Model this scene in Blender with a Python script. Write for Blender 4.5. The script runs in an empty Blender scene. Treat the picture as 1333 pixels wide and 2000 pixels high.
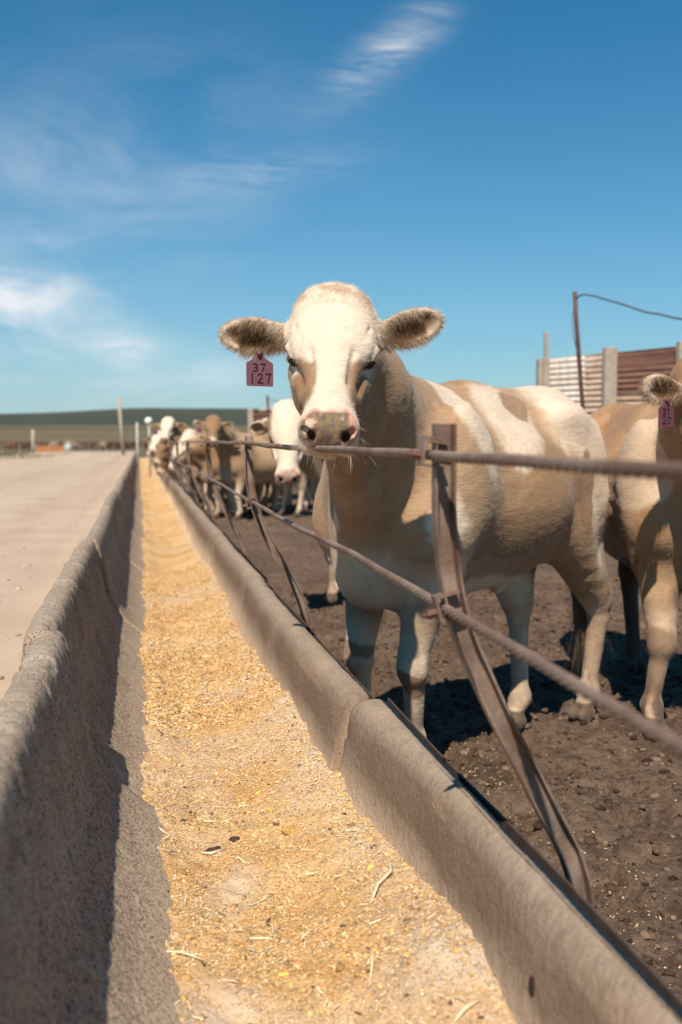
FASTH = 0
import bpy, math, random
import numpy as np
from mathutils import Vector, Matrix
R = math.radians
random.seed(7); rng = np.random.default_rng(7)
scn = bpy.context.scene
C = scn.collection

# ---------------------------------------------------------------- camera
H = 1.2
cam_d = bpy.data.cameras.new('camera'); cam = bpy.data.objects.new('camera', cam_d); C.objects.link(cam)
cam_d.sensor_fit = 'VERTICAL'; cam_d.sensor_height = 36.0; cam_d.lens = 36.0
cam_d.clip_start = 0.05; cam_d.clip_end = 6000
PH, TH = R(3.8616), R(11.1199)
cam.location = (0, 0, H); cam.rotation_euler = (R(90) - PH, 0, -TH)
cam_d.dof.use_dof = True; cam_d.dof.focus_distance = 2.92; cam_d.dof.aperture_fstop = 3.0
scn.camera = cam

# ---------------------------------------------------------------- world, sun, exposure
SUN_EL = R(50.0); SUN_DIR = Vector((-0.395, -0.919, 0)).normalized()     # horizontal direction towards the sun
w = bpy.data.worlds.new('World'); scn.world = w; w.use_nodes = True
nt = w.node_tree; nt.nodes.clear()
def wn(t, **k):
    n = nt.nodes.new(t)
    for a, b in k.items(): setattr(n, a, b)
    return n
L = nt.links.new
out = wn('ShaderNodeOutputWorld'); bg = wn('ShaderNodeBackground'); bg.inputs[1].default_value = 0.053
sky = wn('ShaderNodeTexSky', sky_type='NISHITA', sun_disc=False)
sky.sun_elevation = SUN_EL; sky.sun_rotation = math.atan2(SUN_DIR.x, SUN_DIR.y)
sky.altitude = 900; sky.air_density = 1.0; sky.dust_density = 0.6; sky.ozone_density = 2.5
tc = wn('ShaderNodeTexCoord'); sep = wn('ShaderNodeSeparateXYZ'); L(tc.outputs['Generated'], sep.inputs[0])
# clouds live on a plane overhead: direction / (z + c)
def mth(op, a, b=None, clamp=False):
    n = wn('ShaderNodeMath', operation=op, use_clamp=clamp)
    for i, v in enumerate((a, b)):
        if v is None: continue
        if isinstance(v, (int, float)): n.inputs[i].default_value = v
        else: L(v, n.inputs[i])
    return n.outputs[0]
den = mth('ADD', mth('MAXIMUM', sep.outputs[2], 0.0), 0.12)
cx = mth('DIVIDE', sep.outputs[0], den); cy = mth('DIVIDE', sep.outputs[1], den)
comb = wn('ShaderNodeCombineXYZ'); L(cx, comb.inputs[0]); L(cy, comb.inputs[1])
def cloud(scale, rot, stretch, lo, hi, off, detail=8, rough=0.62, dist=0.6, low=False):
    m = wn('ShaderNodeMapping'); m.inputs['Rotation'].default_value = (0, 0, R(rot)); m.inputs['Scale'].default_value = stretch
    m.inputs['Location'].default_value = off
    L(tc.outputs['Generated'] if low else comb.outputs[0], m.inputs[0])
    n = wn('ShaderNodeTexNoise'); n.inputs['Scale'].default_value = scale; n.inputs['Detail'].default_value = detail
    n.inputs['Roughness'].default_value = rough; n.inputs['Distortion'].default_value = dist
    L(m.outputs[0], n.inputs[0])
    r = wn('ShaderNodeMapRange', interpolation_type='SMOOTHSTEP'); r.inputs[1].default_value = lo; r.inputs[2].default_value = hi
    L(n.outputs[0], r.inputs[0]); return r.outputs[0]
def blob(az, el, sx, sy, rot=0):
    """soft window in azimuth / elevation (degrees) where a cloud drifts"""
    A = mth('ARCTAN2', sep.outputs[0], sep.outputs[1]); Z = mth('ARCSINE', sep.outputs[2])
    a = mth('SUBTRACT', A, R(az)); b = mth('SUBTRACT', Z, R(el))
    c, s = math.cos(R(rot)), math.sin(R(rot))
    u = mth('ADD', mth('MULTIPLY', a, c), mth('MULTIPLY', b, s)); v = mth('SUBTRACT', mth('MULTIPLY', b, c), mth('MULTIPLY', a, s))
    u = mth('DIVIDE', u, R(sx)); v = mth('DIVIDE', v, R(sy))
    d = mth('ADD', mth('MULTIPLY', u, u), mth('MULTIPLY', v, v))
    return mth('POWER', 2.718, mth('MULTIPLY', d, -1.0))
wisp = cloud(1.5, 38, (1.0, 4.2, 1), 0.40, 0.84, (3.1, 1.7, 0), detail=12, rough=.72, dist=1.9)
fine = cloud(4.5, 38, (1.0, 3.0, 1), 0.34, 0.80, (1.1, 4.7, 0), detail=12, rough=.7, dist=1.2)
soft = cloud(1.1, -10, (1.0, 2.6, 1), 0.30, 0.80, (0.3, 2.7, 0), detail=10, rough=.62, dist=1.0)
puff = cloud(9, 0, (1, 1, 2.3), 0.34, 0.66, (0.4, 5.2, 0), detail=10, rough=.6, dist=0.25, low=True)
veil = cloud(5, 0, (1, 1, 3.2), 0.28, 0.80, (2.4, 1.2, 0), detail=9, rough=.6, dist=0.8, low=True)
acc = mth('MULTIPLY', mth('ADD', mth('MULTIPLY', fine, .55), mth('MULTIPLY', wisp, .6)), mth('MULTIPLY', blob(13.7, 20.3, 3.2, 1.0, 32), 1.0))
acc = mth('ADD', acc, mth('MULTIPLY', veil, mth('MULTIPLY', blob(-1, 14.5, 9, 4.5, 10), 0.30)))
acc = mth('ADD', acc, mth('MULTIPLY', fine, mth('MULTIPLY', blob(6.8, 14.6, 4.6, 1.0, 8), 0.26)))
acc = mth('ADD', acc, mth('MULTIPLY', mth('ADD', mth('MULTIPLY', puff, .72), mth('MULTIPLY', veil, .35)), mth('MULTIPLY', blob(-7.0, 8.0, 4.6, 2.9, -14), 1.05)))
acc = mth('ADD', acc, mth('MULTIPLY', mth('ADD', mth('MULTIPLY', puff, .8), .25), mth('MULTIPLY', blob(-0.6, 5.0, 1.9, 0.85, 0), 0.75)))
acc = mth('ADD', acc, mth('MULTIPLY', mth('ADD', mth('MULTIPLY', puff, .7), .2), mth('MULTIPLY', blob(3.6, 4.0, 2.2, 0.6, 0), 0.45)))
acc = mth('ADD', acc, mth('MULTIPLY', veil, mth('MULTIPLY', blob(-2, 3.8, 9, 1.5, 0), 0.40)))
acc = mth('MINIMUM', acc, 0.8)
tint = wn('ShaderNodeMix', data_type='RGBA', blend_type='MULTIPLY'); tint.inputs[0].default_value = 1.0
tint.inputs[7].default_value = (0.49, 0.97, 1.06, 1); L(sky.outputs[0], tint.inputs[6])
hz = mth('MULTIPLY', mth('POWER', 2.718, mth('MULTIPLY', mth('MAXIMUM', sep.outputs[2], 0.0), -6.5)), 0.86)
hsv = wn('ShaderNodeHueSaturation'); hsv.inputs['Saturation'].default_value = 1.18; hsv.inputs['Value'].default_value = 1.36; L(tint.outputs[2], hsv.inputs['Color'])
hmx = wn('ShaderNodeMix', data_type='RGBA'); L(hz, hmx.inputs[0]); L(hsv.outputs[0], hmx.inputs[6]); hmx.inputs[7].default_value = (6.8, 8.0, 8.7, 1)
cmx = wn('ShaderNodeMix', data_type='RGBA'); L(acc, cmx.inputs[0]); L(hmx.outputs[2], cmx.inputs[6]); cmx.inputs[7].default_value = (13.6, 13.5, 13.4, 1)
L(cmx.outputs[2], bg.inputs[0]); L(bg.outputs[0], out.inputs[0])
sd = bpy.data.lights.new('sun', 'SUN'); sd.energy = 5.0; sd.angle = R(0.5); sd.color = (1.0, 0.87, 0.72)
so = bpy.data.objects.new('sun', sd); C.objects.link(so)
sv = Vector((SUN_DIR.x * math.cos(SUN_EL), SUN_DIR.y * math.cos(SUN_EL), math.sin(SUN_EL)))
so.rotation_euler = (-sv).to_track_quat('-Z', 'Y').to_euler(); so.location = sv * 30
scn.view_settings.view_transform = 'Standard'; scn.view_settings.look = 'None'
scn.view_settings.exposure = 0.43; scn.view_settings.gamma = 1.0
scn.cycles.max_bounces = 6; scn.cycles.diffuse_bounces = 3

# ---------------------------------------------------------------- helpers
def tag(o, label=None, cat=None, group=None, kind=None):
    if label: o['label'] = label
    if cat: o['category'] = cat
    if group: o['group'] = group
    if kind: o['kind'] = kind
    return o
def empty(name, loc=(0, 0, 0), rz=0):
    o = bpy.data.objects.new(name, None); C.objects.link(o); o.location = loc; o.rotation_euler = (0, 0, rz); o.empty_display_size = .1
    return o
def mesh(name, V, F, mat, parent=None, smooth=True, colors=None, attrs=None):
    me = bpy.data.meshes.new(name)
    V = np.asarray(V, dtype=np.float32); F = np.asarray(F) if not isinstance(F, list) else F
    if isinstance(F, np.ndarray) and F.ndim == 2:
        n, k = F.shape
        me.vertices.add(len(V)); me.vertices.foreach_set('co', V.ravel())
        me.loops.add(n * k); me.loops.foreach_set('vertex_index', F.astype(np.int32).ravel())
        me.polygons.add(n); me.polygons.foreach_set('loop_start', np.arange(n, dtype=np.int32) * k)
        me.update(calc_edges=True); me.validate()
    else:
        me.from_pydata([tuple(map(float, v)) for v in V], [], [tuple(int(i) for i in f) for f in F]); me.update()
    if smooth: me.polygons.foreach_set('use_smooth', [True] * len(me.polygons))
    if colors is not None and len(me.vertices) == len(V):
        ca = me.color_attributes.new('Col', 'FLOAT_COLOR', 'POINT')
        cc = np.ones((len(V), 4), np.float32); cc[:, :3] = colors; ca.data.foreach_set('color', cc.ravel())
    for k_, a_ in (attrs or {}).items():
        at = me.attributes.new(k_, 'FLOAT', 'POINT'); at.data.foreach_set('value', np.asarray(a_, np.float32))
    if mat: me.materials.append(mat)
    o = bpy.data.objects.new(name, me); C.objects.link(o)
    if parent: o.parent = parent
    return o
class MB:
    def __init__(s): s.V = []; s.F = []
    def add(s, V, F):
        n = len(s.V); s.V += [tuple(v) for v in V]; s.F += [tuple(i + n for i in f) for f in F]
    def box(s, c, d, M=None):
        x, y, z = (q / 2 for q in d)
        vs = [Vector((a * x, b * y, e * z)) for a in (-1, 1) for b in (-1, 1) for e in (-1, 1)]
        if M is not None: vs = [M @ v for v in vs]
        vs = [v + Vector(c) for v in vs]
        s.add(vs, [(0, 1, 3, 2), (4, 6, 7, 5), (0, 4, 5, 1), (2, 3, 7, 6), (0, 2, 6, 4), (1, 5, 7, 3)])
    def tube(s, pts, rad, n=8, cap=True):
        pts = [Vector(p) for p in pts]; rr = rad if hasattr(rad, '__len__') else [rad] * len(pts)
        base = len(s.V); ref = Vector((0, 0, 1))
        for i, p in enumerate(pts):
            t = (pts[min(i + 1, len(pts) - 1)] - pts[max(i - 1, 0)]).normalized()
            u = t.cross(ref if abs(t.z) < .95 else Vector((1, 0, 0))).normalized(); v = t.cross(u)
            for k in range(n):
                a = 2 * math.pi * k / n; s.V.append(tuple(p + (u * math.cos(a) + v * math.sin(a)) * rr[i]))
        for i in range(len(pts) - 1):
            for k in range(n):
                a = base + i * n + k; b = base + i * n + (k + 1) % n; s.F.append((a, b, b + n, a + n))
        if cap:
            s.F.append(tuple(base + k for k in range(n))[::-1]); s.F.append(tuple(base + (len(pts) - 1) * n + k for k in range(n)))
    def build(s, name, mat, parent=None, smooth=False):
        return mesh(name, s.V, s.F, mat, parent, smooth)

# value noise (numpy) -------------------------------------------------------
def _h(i, j, k, seed):
    n = (i * 374761393 + j * 668265263 + k * 2147483647 + seed * 1274126177) & 0xFFFFFFFF
    n = ((n ^ (n >> 13)) * 1274126177) & 0xFFFFFFFF
    return ((n ^ (n >> 16)) & 0xFFFF) / 65535.0
def vnoise(P, scale=1.0, seed=0):
    P = np.asarray(P, np.float64) * scale; I = np.floor(P).astype(np.int64); f = P - I; f = f * f * (3 - 2 * f)
    r = 0
    for dx in (0, 1):
        for dy in (0, 1):
            for dz in (0, 1):
                wt = (f[:, 0] if dx else 1 - f[:, 0]) * (f[:, 1] if dy else 1 - f[:, 1]) * (f[:, 2] if dz else 1 - f[:, 2])
                r = r + wt * _h(I[:, 0] + dx, I[:, 1] + dy, I[:, 2] + dz, seed)
    return r * 2 - 1
def fbm(P, scale=1.0, oct=4, seed=0, rough=.5):
    r = 0; a = 1; t = 0
    for o in range(oct):
        r = r + a * vnoise(P, scale * 2 ** o, seed + o * 17); t += a; a *= rough
    return r / t
def sstep(x, a, b):
    t = np.clip((x - a) / (b - a), 0, 1); return t * t * (3 - 2 * t)
def grid(us, vs, fn):
    """fn(U,V)->(n,3)"""
    U, V_ = np.meshgrid(us, vs, indexing='ij'); P = fn(U.ravel(), V_.ravel())
    nu, nv = len(us), len(vs); i = np.arange(nu - 1)[:, None] * nv + np.arange(nv - 1)[None]
    F = np.stack([i, i + nv, i + nv + 1, i + 1], -1).reshape(-1, 4)
    return P, F

# materials -------------------------------------------------------------------
class Mat:
    def __init__(s, name, rough=.85, spec=.25):
        s.m = bpy.data.materials.new(name); s.m.use_nodes = True; s.t = s.m.node_tree
        s.b = s.t.nodes['Principled BSDF']; s.b.inputs['Roughness'].default_value = rough
        s.b.inputs['Specular IOR Level'].default_value = spec
        s.tc = s.t.nodes.new('ShaderNodeTexCoord'); s.h = None
    def n(s, t, **k):
        n = s.t.nodes.new(t)
        for a, b in k.items(): setattr(n, a, b)
        return n
    def l(s, a, b): s.t.links.new(a, b)
    def noise(s, scale, detail=4, rough=.55, stretch=None, rot=None, kind='noise', dist=0, src='Object', rnd=1.0):
        v = s.tc.outputs[src]
        if stretch or rot:
            m = s.n('ShaderNodeMapping'); s.l(v, m.inputs[0])
            if stretch: m.inputs['Scale'].default_value = stretch
            if rot: m.inputs['Rotation'].default_value = [R(q) for q in rot]
            v = m.outputs[0]
        if kind == 'voronoi':
            n = s.n('ShaderNodeTexVoronoi'); n.inputs['Scale'].default_value = scale; s.l(v, n.inputs[0]); n.inputs['Randomness'].default_value = rnd
            return n.outputs[0]
        n = s.n('ShaderNodeTexNoise'); n.inputs['Scale'].default_value = scale; n.inputs['Detail'].default_value = detail
        n.inputs['Roughness'].default_value = rough; n.inputs['Distortion'].default_value = dist; s.l(v, n.inputs[0])
        return n.outputs[0]
    def ramp(s, fac, stops):
        r = s.n('ShaderNodeValToRGB'); e = r.color_ramp.elements
        while len(e) < len(stops): e.new(.5)
        for el, (p, c) in zip(e, stops): el.position = p; el.color = (*c, 1) if len(c) == 3 else c
        s.l(fac, r.inputs[0]); return r.outputs[0]
    def rng(s, fac, a, b, c=0, d=1):
        r = s.n('ShaderNodeMapRange'); r.clamp = True
        for i, v in enumerate((a, b, c, d)): r.inputs[i + 1].default_value = v
        s.l(fac, r.inputs[0]); return r.outputs[0]
    def mix(s, fac, a, b, mode='MIX'):
        n = s.n('ShaderNodeMix', data_type='RGBA', blend_type=mode)
        for i, v in ((0, fac), (6, a), (7, b)):
            if isinstance(v, (int, float)): n.inputs[i].default_value = v
            elif isinstance(v, tuple): n.inputs[i].default_value = (*v, 1) if len(v) == 3 else v
            else: s.l(v, n.inputs[i])
        return n.outputs[2]
    def math(s, op, a, b=0):
        n = s.n('ShaderNodeMath', operation=op)
        for i, v in enumerate((a, b)):
            if isinstance(v, (int, float)): n.inputs[i].default_value = v
            else: s.l(v, n.inputs[i])
        return n.outputs[0]
    def col(s, c):
        if isinstance(c, tuple): s.b.inputs['Base Color'].default_value = (*c, 1)
        else: s.l(c, s.b.inputs['Base Color'])
        return s
    def bump(s, h, strength=.5, dist=.01):
        n = s.n('ShaderNodeBump'); n.inputs['Strength'].default_value = strength; n.inputs['Distance'].default_value = dist
        s.l(h, n.inputs['Height'])
        if s.h is not None: s.l(s.h, n.inputs['Normal'])
        s.h = n.outputs[0]; s.l(s.h, s.b.inputs['Normal']); return s
    def vcol(s):
        a = s.n('ShaderNodeVertexColor', layer_name='Col'); return a.outputs[0]
    def attr(s, name):
        a = s.n('ShaderNodeAttribute', attribute_name=name); return a.outputs['Fac']

def m_concrete():
    m = Mat('rough_concrete', .92, .2); a = m.noise(4, 5); b = m.noise(60, 4, .7); p = m.noise(170, 2)
    c = m.ramp(a, [(.25, (.30, .235, .175)), (.5, (.39, .32, .245)), (.78, (.475, .40, .32))])
    c = m.mix(m.rng(b, .3, .75, 0, .6), c, (.20, .155, .12))
    v = m.noise(130, kind='voronoi'); pit = m.rng(m.math('ADD', v, m.rng(m.noise(45, 3, .7), .3, .7, .12, -.10)), .10, .34, 1, 0)
    rough = m.attr('rough'); pitr = m.math('MULTIPLY', pit, rough)
    c = m.mix(m.math('MULTIPLY', pitr, .95), c, (.075, .05, .038))
    c = m.mix(m.rng(m.noise(28, 5, .75), .50, .68, 0, .45), c, (.17, .125, .095)); st = m.attr('stain_shade'); c = m.mix(m.math('MULTIPLY', st, m.rng(a, .2, .8, .55, 1)), c, (.16, .10, .066))
    lt = m.attr('dust'); c = m.mix(m.math('MULTIPLY', lt, m.rng(b, .25, .7, .4, 1)), c, (.56, .43, .31))
    gr_ = m.rng(m.noise(85, 4, .75), .52, .64); c = m.mix(m.math('MULTIPLY', m.math('MULTIPLY', gr_, rough), .75), c, (.105, .072, .052))
    sp = m.rng(m.noise(230, 1), .70, .75); c = m.mix(m.math('MULTIPLY', sp, .6), c, (.62, .52, .40))
    m.col(c)
    m.bump(m.math('MULTIPLY', pit, m.math('MULTIPLY', rough, -1.0)), 1.0, .008); m.bump(b, .8, .007); m.bump(p, .3, .002); return m.m
def m_road():
    m = Mat('pale_packed_dirt', .95, .15); a = m.noise(.35, 5, .6, stretch=(1, .12, 1)); b = m.noise(14, 5, .7); c0 = m.noise(1.1, 5, .6)
    c = m.ramp(a, [(.3, (.42, .325, .24)), (.55, (.49, .39, .30)), (.75, (.55, .445, .35))])
    c = m.mix(m.rng(c0, .35, .7, 0, .45), c, (.33, .245, .175)); c = m.mix(m.rng(b, .62, .72, 0, .5), c, (.26, .19, .14)); c = m.mix(m.math('MULTIPLY', m.attr('rut'), m.rng(c0, .25, .7, .05, .45)), c, (.33, .245, .175)); m.col(c)
    m.bump(b, .5, .02); m.bump(m.noise(60, 3), .3, .006); return m.m
def m_soil():
    m = Mat('trampled_manure_soil', .95, .12); a = m.noise(1.3, 6, .65); b = m.noise(14, 6, .75); v = m.noise(26, kind='voronoi')
    c = m.ramp(a, [(.28, (.14, .092, .063)), (.5, (.225, .157, .112)), (.75, (.30, .218, .158))])
    c = m.mix(m.rng(b, .44, .62, 0, .75), c, (.085, .052, .037)); c = m.mix(m.rng(m.noise(55, 5, .8), .52, .66, 0, .6), c, (.05, .03, .022)); c = m.mix(m.rng(m.noise(40, 4, .7), .55, .75, 0, .5), c, (.24, .175, .125))
    sp = m.rng(m.noise(150, 1), .735, .76); c = m.mix(m.math('MULTIPLY', sp, .8), c, (.52, .42, .30)); m.col(c)
    m.bump(b, 1.0, .05); m.bump(m.rng(v, 0, .5), .6, .02); m.bump(m.noise(70, 5, .8), .9, .014); return m.m
def m_feed():
    m = Mat('ground_corn_feed', .9, .15); a = m.noise(3.2, 5, .6); b = m.noise(70, 4, .7); c0 = m.noise(160, 3, .7)
    c = m.ramp(a, [(.28, (.47, .275, .11)), (.5, (.60, .39, .185)), (.72, (.69, .51, .30))])
    c = m.mix(m.rng(b, .4, .7, 0, .6), c, (.42, .245, .09)); c = m.mix(m.rng(c0, .56, .72, 0, .75), c, (.74, .56, .36))
    d = m.attr('pale'); c = m.mix(m.math('MULTIPLY', d, m.rng(b, .3, .6, .6, 1)), c, (.56, .47, .37)); m.col(c)
    m.bump(b, .9, .012); m.bump(c0, .6, .005); return m.m
def m_vcol(name, rough=.8, spec=.2, bump=None):
    m = Mat(name, rough, spec); m.col(m.vcol())
    if bump: m.bump(m.noise(bump[0], 4), bump[1], bump[2])
    return m.m
def m_steel(name='weathered_steel', base=(.19, .14, .115), hi=(.36, .29, .24), rust=(.15, .07, .04), metal=.35, groove=False):
    m = Mat(name, .6, .4); m.b.inputs['Metallic'].default_value = metal
    a = m.noise(18, 6, .7); b = m.noise(7, 4, .6, stretch=(1, 1, .35))
    c = m.ramp(a, [(.3, base), (.7, hi)]); c = m.mix(m.rng(b, .42, .62, 0, .85), c, rust)
    if groove: c = m.mix(m.math('MULTIPLY', m.attr('groove'), .85), c, (.055, .035, .025))
    m.col(c); m.bump(m.noise(120, 3), .3, .002); m.bump(a, .35, .004)
    return m.m
def m_simple(name, c, rough=.8, spec=.2, nz=None, c2=None, bump=0):
    m = Mat(name, rough, spec)
    if nz:
        a = m.noise(nz, 5, .6); m.col(m.ramp(a, [(.3, c), (.7, c2)]))
        if bump: m.bump(a, bump, .01)
    else: m.col(c)
    return m.m
CONC, ROAD, SOIL, FEED = m_concrete(), m_road(), m_soil(), m_feed()
STEEL = m_steel(); CABLE = m_steel('rusty_wire_rope', (.20, .145, .115), (.36, .27, .215), (.17, .10, .07), .2, True)
RUST = m_steel('rusted_pipe', (.10, .04, .03), (.16, .075, .055), (.08, .03, .02), .1)
#@@PART2
# ---------------------------------------------------------------- the setting
FIELD = Mat('dry_pasture', .95, .1)
_a = FIELD.noise(.012, 4, .5, stretch=(.35, 2.2, 1)); _b = FIELD.noise(.05, 5, .6)
_c = FIELD.ramp(_a, [(.3, (.095, .083, .050)), (.5, (.135, .112, .068)), (.7, (.165, .135, .085))])
FIELD.col(FIELD.mix(FIELD.rng(_b, .45, .7, 0, .4), _c, (.085, .085, .050))); FIELD = FIELD.m
HILL = Mat('green_crop_hill', .95, .1)
_a = HILL.noise(.004, 4, .5, stretch=(.5, 1.6, 1)); HILL.col(HILL.ramp(_a, [(.3, (.045, .056, .046)), (.6, (.062, .070, .055)), (.8, (.095, .095, .070))])); HILL = HILL.m  # distance haze is mixed into these muted greens
def terr(U, V):
    z = -.22 + 7.6 * sstep(V, 150, 430) + .5 * sstep(V, 130, 220) - 9 * sstep(V, 430, 620)
    z = z + .35 * fbm(np.stack([U, V, U * 0], 1), 1 / 90, 3, 5) * sstep(V, 150, 220)
    return np.stack([U, V, z], 1)
P, F = grid(np.concatenate([np.linspace(-1500, -60, 30), np.linspace(-55, 60, 40), np.linspace(70, 1500, 30)]), np.concatenate([np.linspace(-60, 60, 20), np.linspace(66, 640, 90), np.linspace(700, 2500, 10)]), terr)
tag(mesh('ground', P, F, FIELD), kind='structure')
def hillf(U, V):
    t = (V - 640) / 900
    ridge = 19 + 15 * sstep(U, -340, 60) - 6 * sstep(U, 90, 420) + 3.0 * fbm(np.stack([U, V * 0, U * 0], 1), 1 / 160, 3, 9)
    z = -6 + (ridge + 6) * sstep(t, 0, .42) - 20 * sstep(t, .5, 1)
    return np.stack([U, V, z], 1)
P, F = grid(np.linspace(-1600, 1600, 160), np.linspace(640, 1540, 60), hillf)
tag(mesh('hills', P, F, HILL), kind='structure')
# pale track climbing the far hill
_tr = [Vector((95 + 30 * t + 6 * math.sin(t * 5), 770 + 200 * t, 0)) for t in np.linspace(0, 1, 14)]
_tv = []
for q in _tr:
    for s in (-1, 1):
        zz = hillf(np.array([q.x + s * 5]), np.array([q.y]))[0][2]; _tv.append((q.x + s * 7, q.y, zz + .5))
tag(mesh('track', _tv, [(2 * i, 2 * i + 1, 2 * i + 3, 2 * i + 2) for i in range(13)], m_simple('track_dirt', (.42, .34, .25))), kind='structure')

# packed feed road on the left: a low raised bed
RZ = .18
def roadf(U, V):
    P3 = np.stack([U, V, U * 0], 1)
    z = RZ + .012 * fbm(P3, .9, 3, 3) + .006 * fbm(P3 * np.array([1, .25, 1]), 5, 3, 4) - .22 * sstep(-U, 11, 13.5) - .22 * sstep(V, 126, 134)
    rut = -.018 * (np.exp(-((U + 1.55) / .2) ** 2) + np.exp(-((U + 3.3) / .22) ** 2) + np.exp(-((U + .75) / .13) ** 2)); return np.stack([U, V, z + rut * (V < 120)], 1)
P, F = grid(np.concatenate([np.linspace(-14, -4, 24), np.linspace(-3.9, -.262, 80)]), np.concatenate([np.linspace(-3, 14, 260), np.linspace(14.5, 136, 150)]), roadf)
rut_ = sum(np.exp(-((P[:, 0] + c_ + .03 * np.sin(P[:, 1] * .4)) / w_) ** 2) for c_, w_ in ((1.45, .22), (3.2, .26)))
tag(mesh('road', P, F, ROAD, attrs=dict(rut=np.clip(rut_, 0, 1))), kind='structure')
# loose grit on the road
def clods(n, xr, yr, zf, rlo, rhi, seed, flat=.6, power=3.0, bias=1.0, cols=None, parent=None):
    g = np.random.default_rng(seed)
    t = (1 + 5 ** .5) / 2
    b = np.array([(-1, t, 0), (1, t, 0), (-1, -t, 0), (1, -t, 0), (0, -1, t), (0, 1, t), (0, -1, -t), (0, 1, -t), (t, 0, -1), (t, 0, 1), (-t, 0, -1), (-t, 0, 1)]) / 1.9
    f = np.array([(0, 11, 5), (0, 5, 1), (0, 1, 7), (0, 7, 10), (0, 10, 11), (1, 5, 9), (5, 11, 4), (11, 10, 2), (10, 7, 6), (7, 1, 8), (3, 9, 4), (3, 4, 2), (3, 2, 6), (3, 6, 8), (3, 8, 9), (4, 9, 5), (2, 4, 11), (6, 2, 10), (8, 6, 7), (9, 8, 1)])
    x = g.uniform(*xr, n); y = yr[0] + (yr[1] - yr[0]) * g.random(n) ** bias
    r = rlo + (rhi - rlo) * g.random(n) ** power
    V = b[None] * (1 + g.uniform(-.42, .42, (n, 12, 1))); V = V * r[:, None, None] * np.stack([g.uniform(.7, 1.4, n), g.uniform(.7, 1.4, n), np.full(n, flat)], 1)[:, None, :]
    a = g.uniform(0, 6.28, n); ca, sa = np.cos(a)[:, None], np.sin(a)[:, None]
    X = V[..., 0] * ca - V[..., 1] * sa + x[:, None]; Y = V[..., 0] * sa + V[..., 1] * ca + y[:, None]
    Z = V[..., 2] + (zf(x, y) + r * flat * .25)[:, None]
    VV = np.stack([X, Y, Z], -1).reshape(-1, 3); FF = (f[None] + (np.arange(n) * 12)[:, None, None]).reshape(-1, 3)
    cc = None
    if cols is not None:
        cols = np.array(cols); k = g.integers(0, len(cols), n); cc = np.repeat(cols[k] * g.uniform(.75, 1.2, (n, 1)), 12, 0)
    return VV, FF, cc
GRIT = m_vcol('loose_grit', .9, .2, (80, .4, .004))
V, F, cc = clods(2600, (-6, -.34), (.6, 26), lambda x, y: roadf(x, y)[:, 2], .003, .018, 11, bias=1.6, cols=[(.30, .23, .17), (.22, .16, .12), (.45, .37, .28)])
tag(mesh('road_grit', V, F, GRIT, smooth=False, colors=cc), kind='stuff')

# pen soil
def penz(x, y):
    P3 = np.stack([x, y, x * 0], 1)
    a = fbm(P3, 1.6, 3, 21) * .03; b = fbm(P3, 9, 4, 22, .62) * .024; c = np.maximum(fbm(P3, 24, 3, 23), 0.05) * .022
    hp = vnoise(P3 + .02 * np.stack([fbm(P3, 20, 2, 1), fbm(P3, 20, 2, 2), x * 0], 1), 6.5, 24); hoof = -.045 * sstep(hp, .35, .6) + .012 * sstep(np.abs(hp - .3), .1, .0)
    near = np.clip(1 - (y - 9) / 30, .25, 1)
    return (a + b + c + hoof) * near - .11
def penf(U, V):
    return np.stack([U, V, penz(U, V)], 1)
P, F = grid(np.concatenate([np.linspace(.60, 6.2, 350), np.linspace(6.3, 46, 60)]), np.concatenate([np.linspace(.3, 9.2, 480), np.linspace(9.3, 80, 170)]), penf)
tag(mesh('pen_soil', P, F, SOIL), kind='structure')
DUNG = m_vcol('dry_clods', .95, .12, (70, .6, .008))
V1, F1, c1 = clods(45000, (.68, 5.2), (.9, 9), penz, .002, .020, 12, flat=.6, power=6.5, bias=1.3, cols=[(.045, .026, .018), (.07, .044, .03), (.11, .075, .052), (.16, .115, .08)])
V2, F2, c2 = clods(1500, (.68, 4.6), (.8, 6), penz, .0015, .0045, 13, flat=.5, bias=1.3, cols=[(.58, .48, .36), (.55, .36, .12), (.42, .33, .24)])
tag(mesh('soil_clods', np.concatenate([V1, V2]), np.concatenate([F1, F2 + len(V1)]), DUNG, smooth=False, colors=np.concatenate([c1, c2])), kind='stuff')

# ---------------------------------------------------------------- concrete feed bunk, cast in sections
PROF = [(-.345, -.14), (-.315, .30), (-.290, .66), (-.285, .700), (-.274, .715), (-.250, .721), (-.224, .719), (-.211, .710), (-.203, .692), (-.194, .655), (-.180, .585), (-.165, .51), (-.150, .44), (-.127, .38), (-.088, .315), (-.030, .26), (.07, .18), (.16, .15), (.28, .14), (.38, .15), (.45, .18),
        (.492, .23), (.512, .28), (.522, .33), (.528, .38), (.536, .425), (.547, .462), (.560, .486), (.582, .499), (.612, .502), (.636, .498), (.648, .488), (.654, .465), (.656, .42), (.664, .2), (.676, -.14)]
def resample(pr_, n):
    p = np.array(pr_); d = np.r_[0, np.cumsum(np.hypot(*np.diff(p, axis=0).T))]; t = np.linspace(0, d[-1], n)
    return np.stack([np.interp(t, d, p[:, 0]), np.interp(t, d, p[:, 1])], 1)
SL = 2.6; Y0 = .15 - SL
CRK = m_simple('hole_shade_paint', (.035, .022, .018), .98)  # near-black colour painting the shade inside the lifting hole
STRIP = m_simple('dark_edge_strip', (.055, .042, .035), .8, .2, 30, (.09, .068, .055))
HOLE = (1.43, .37)
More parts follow.
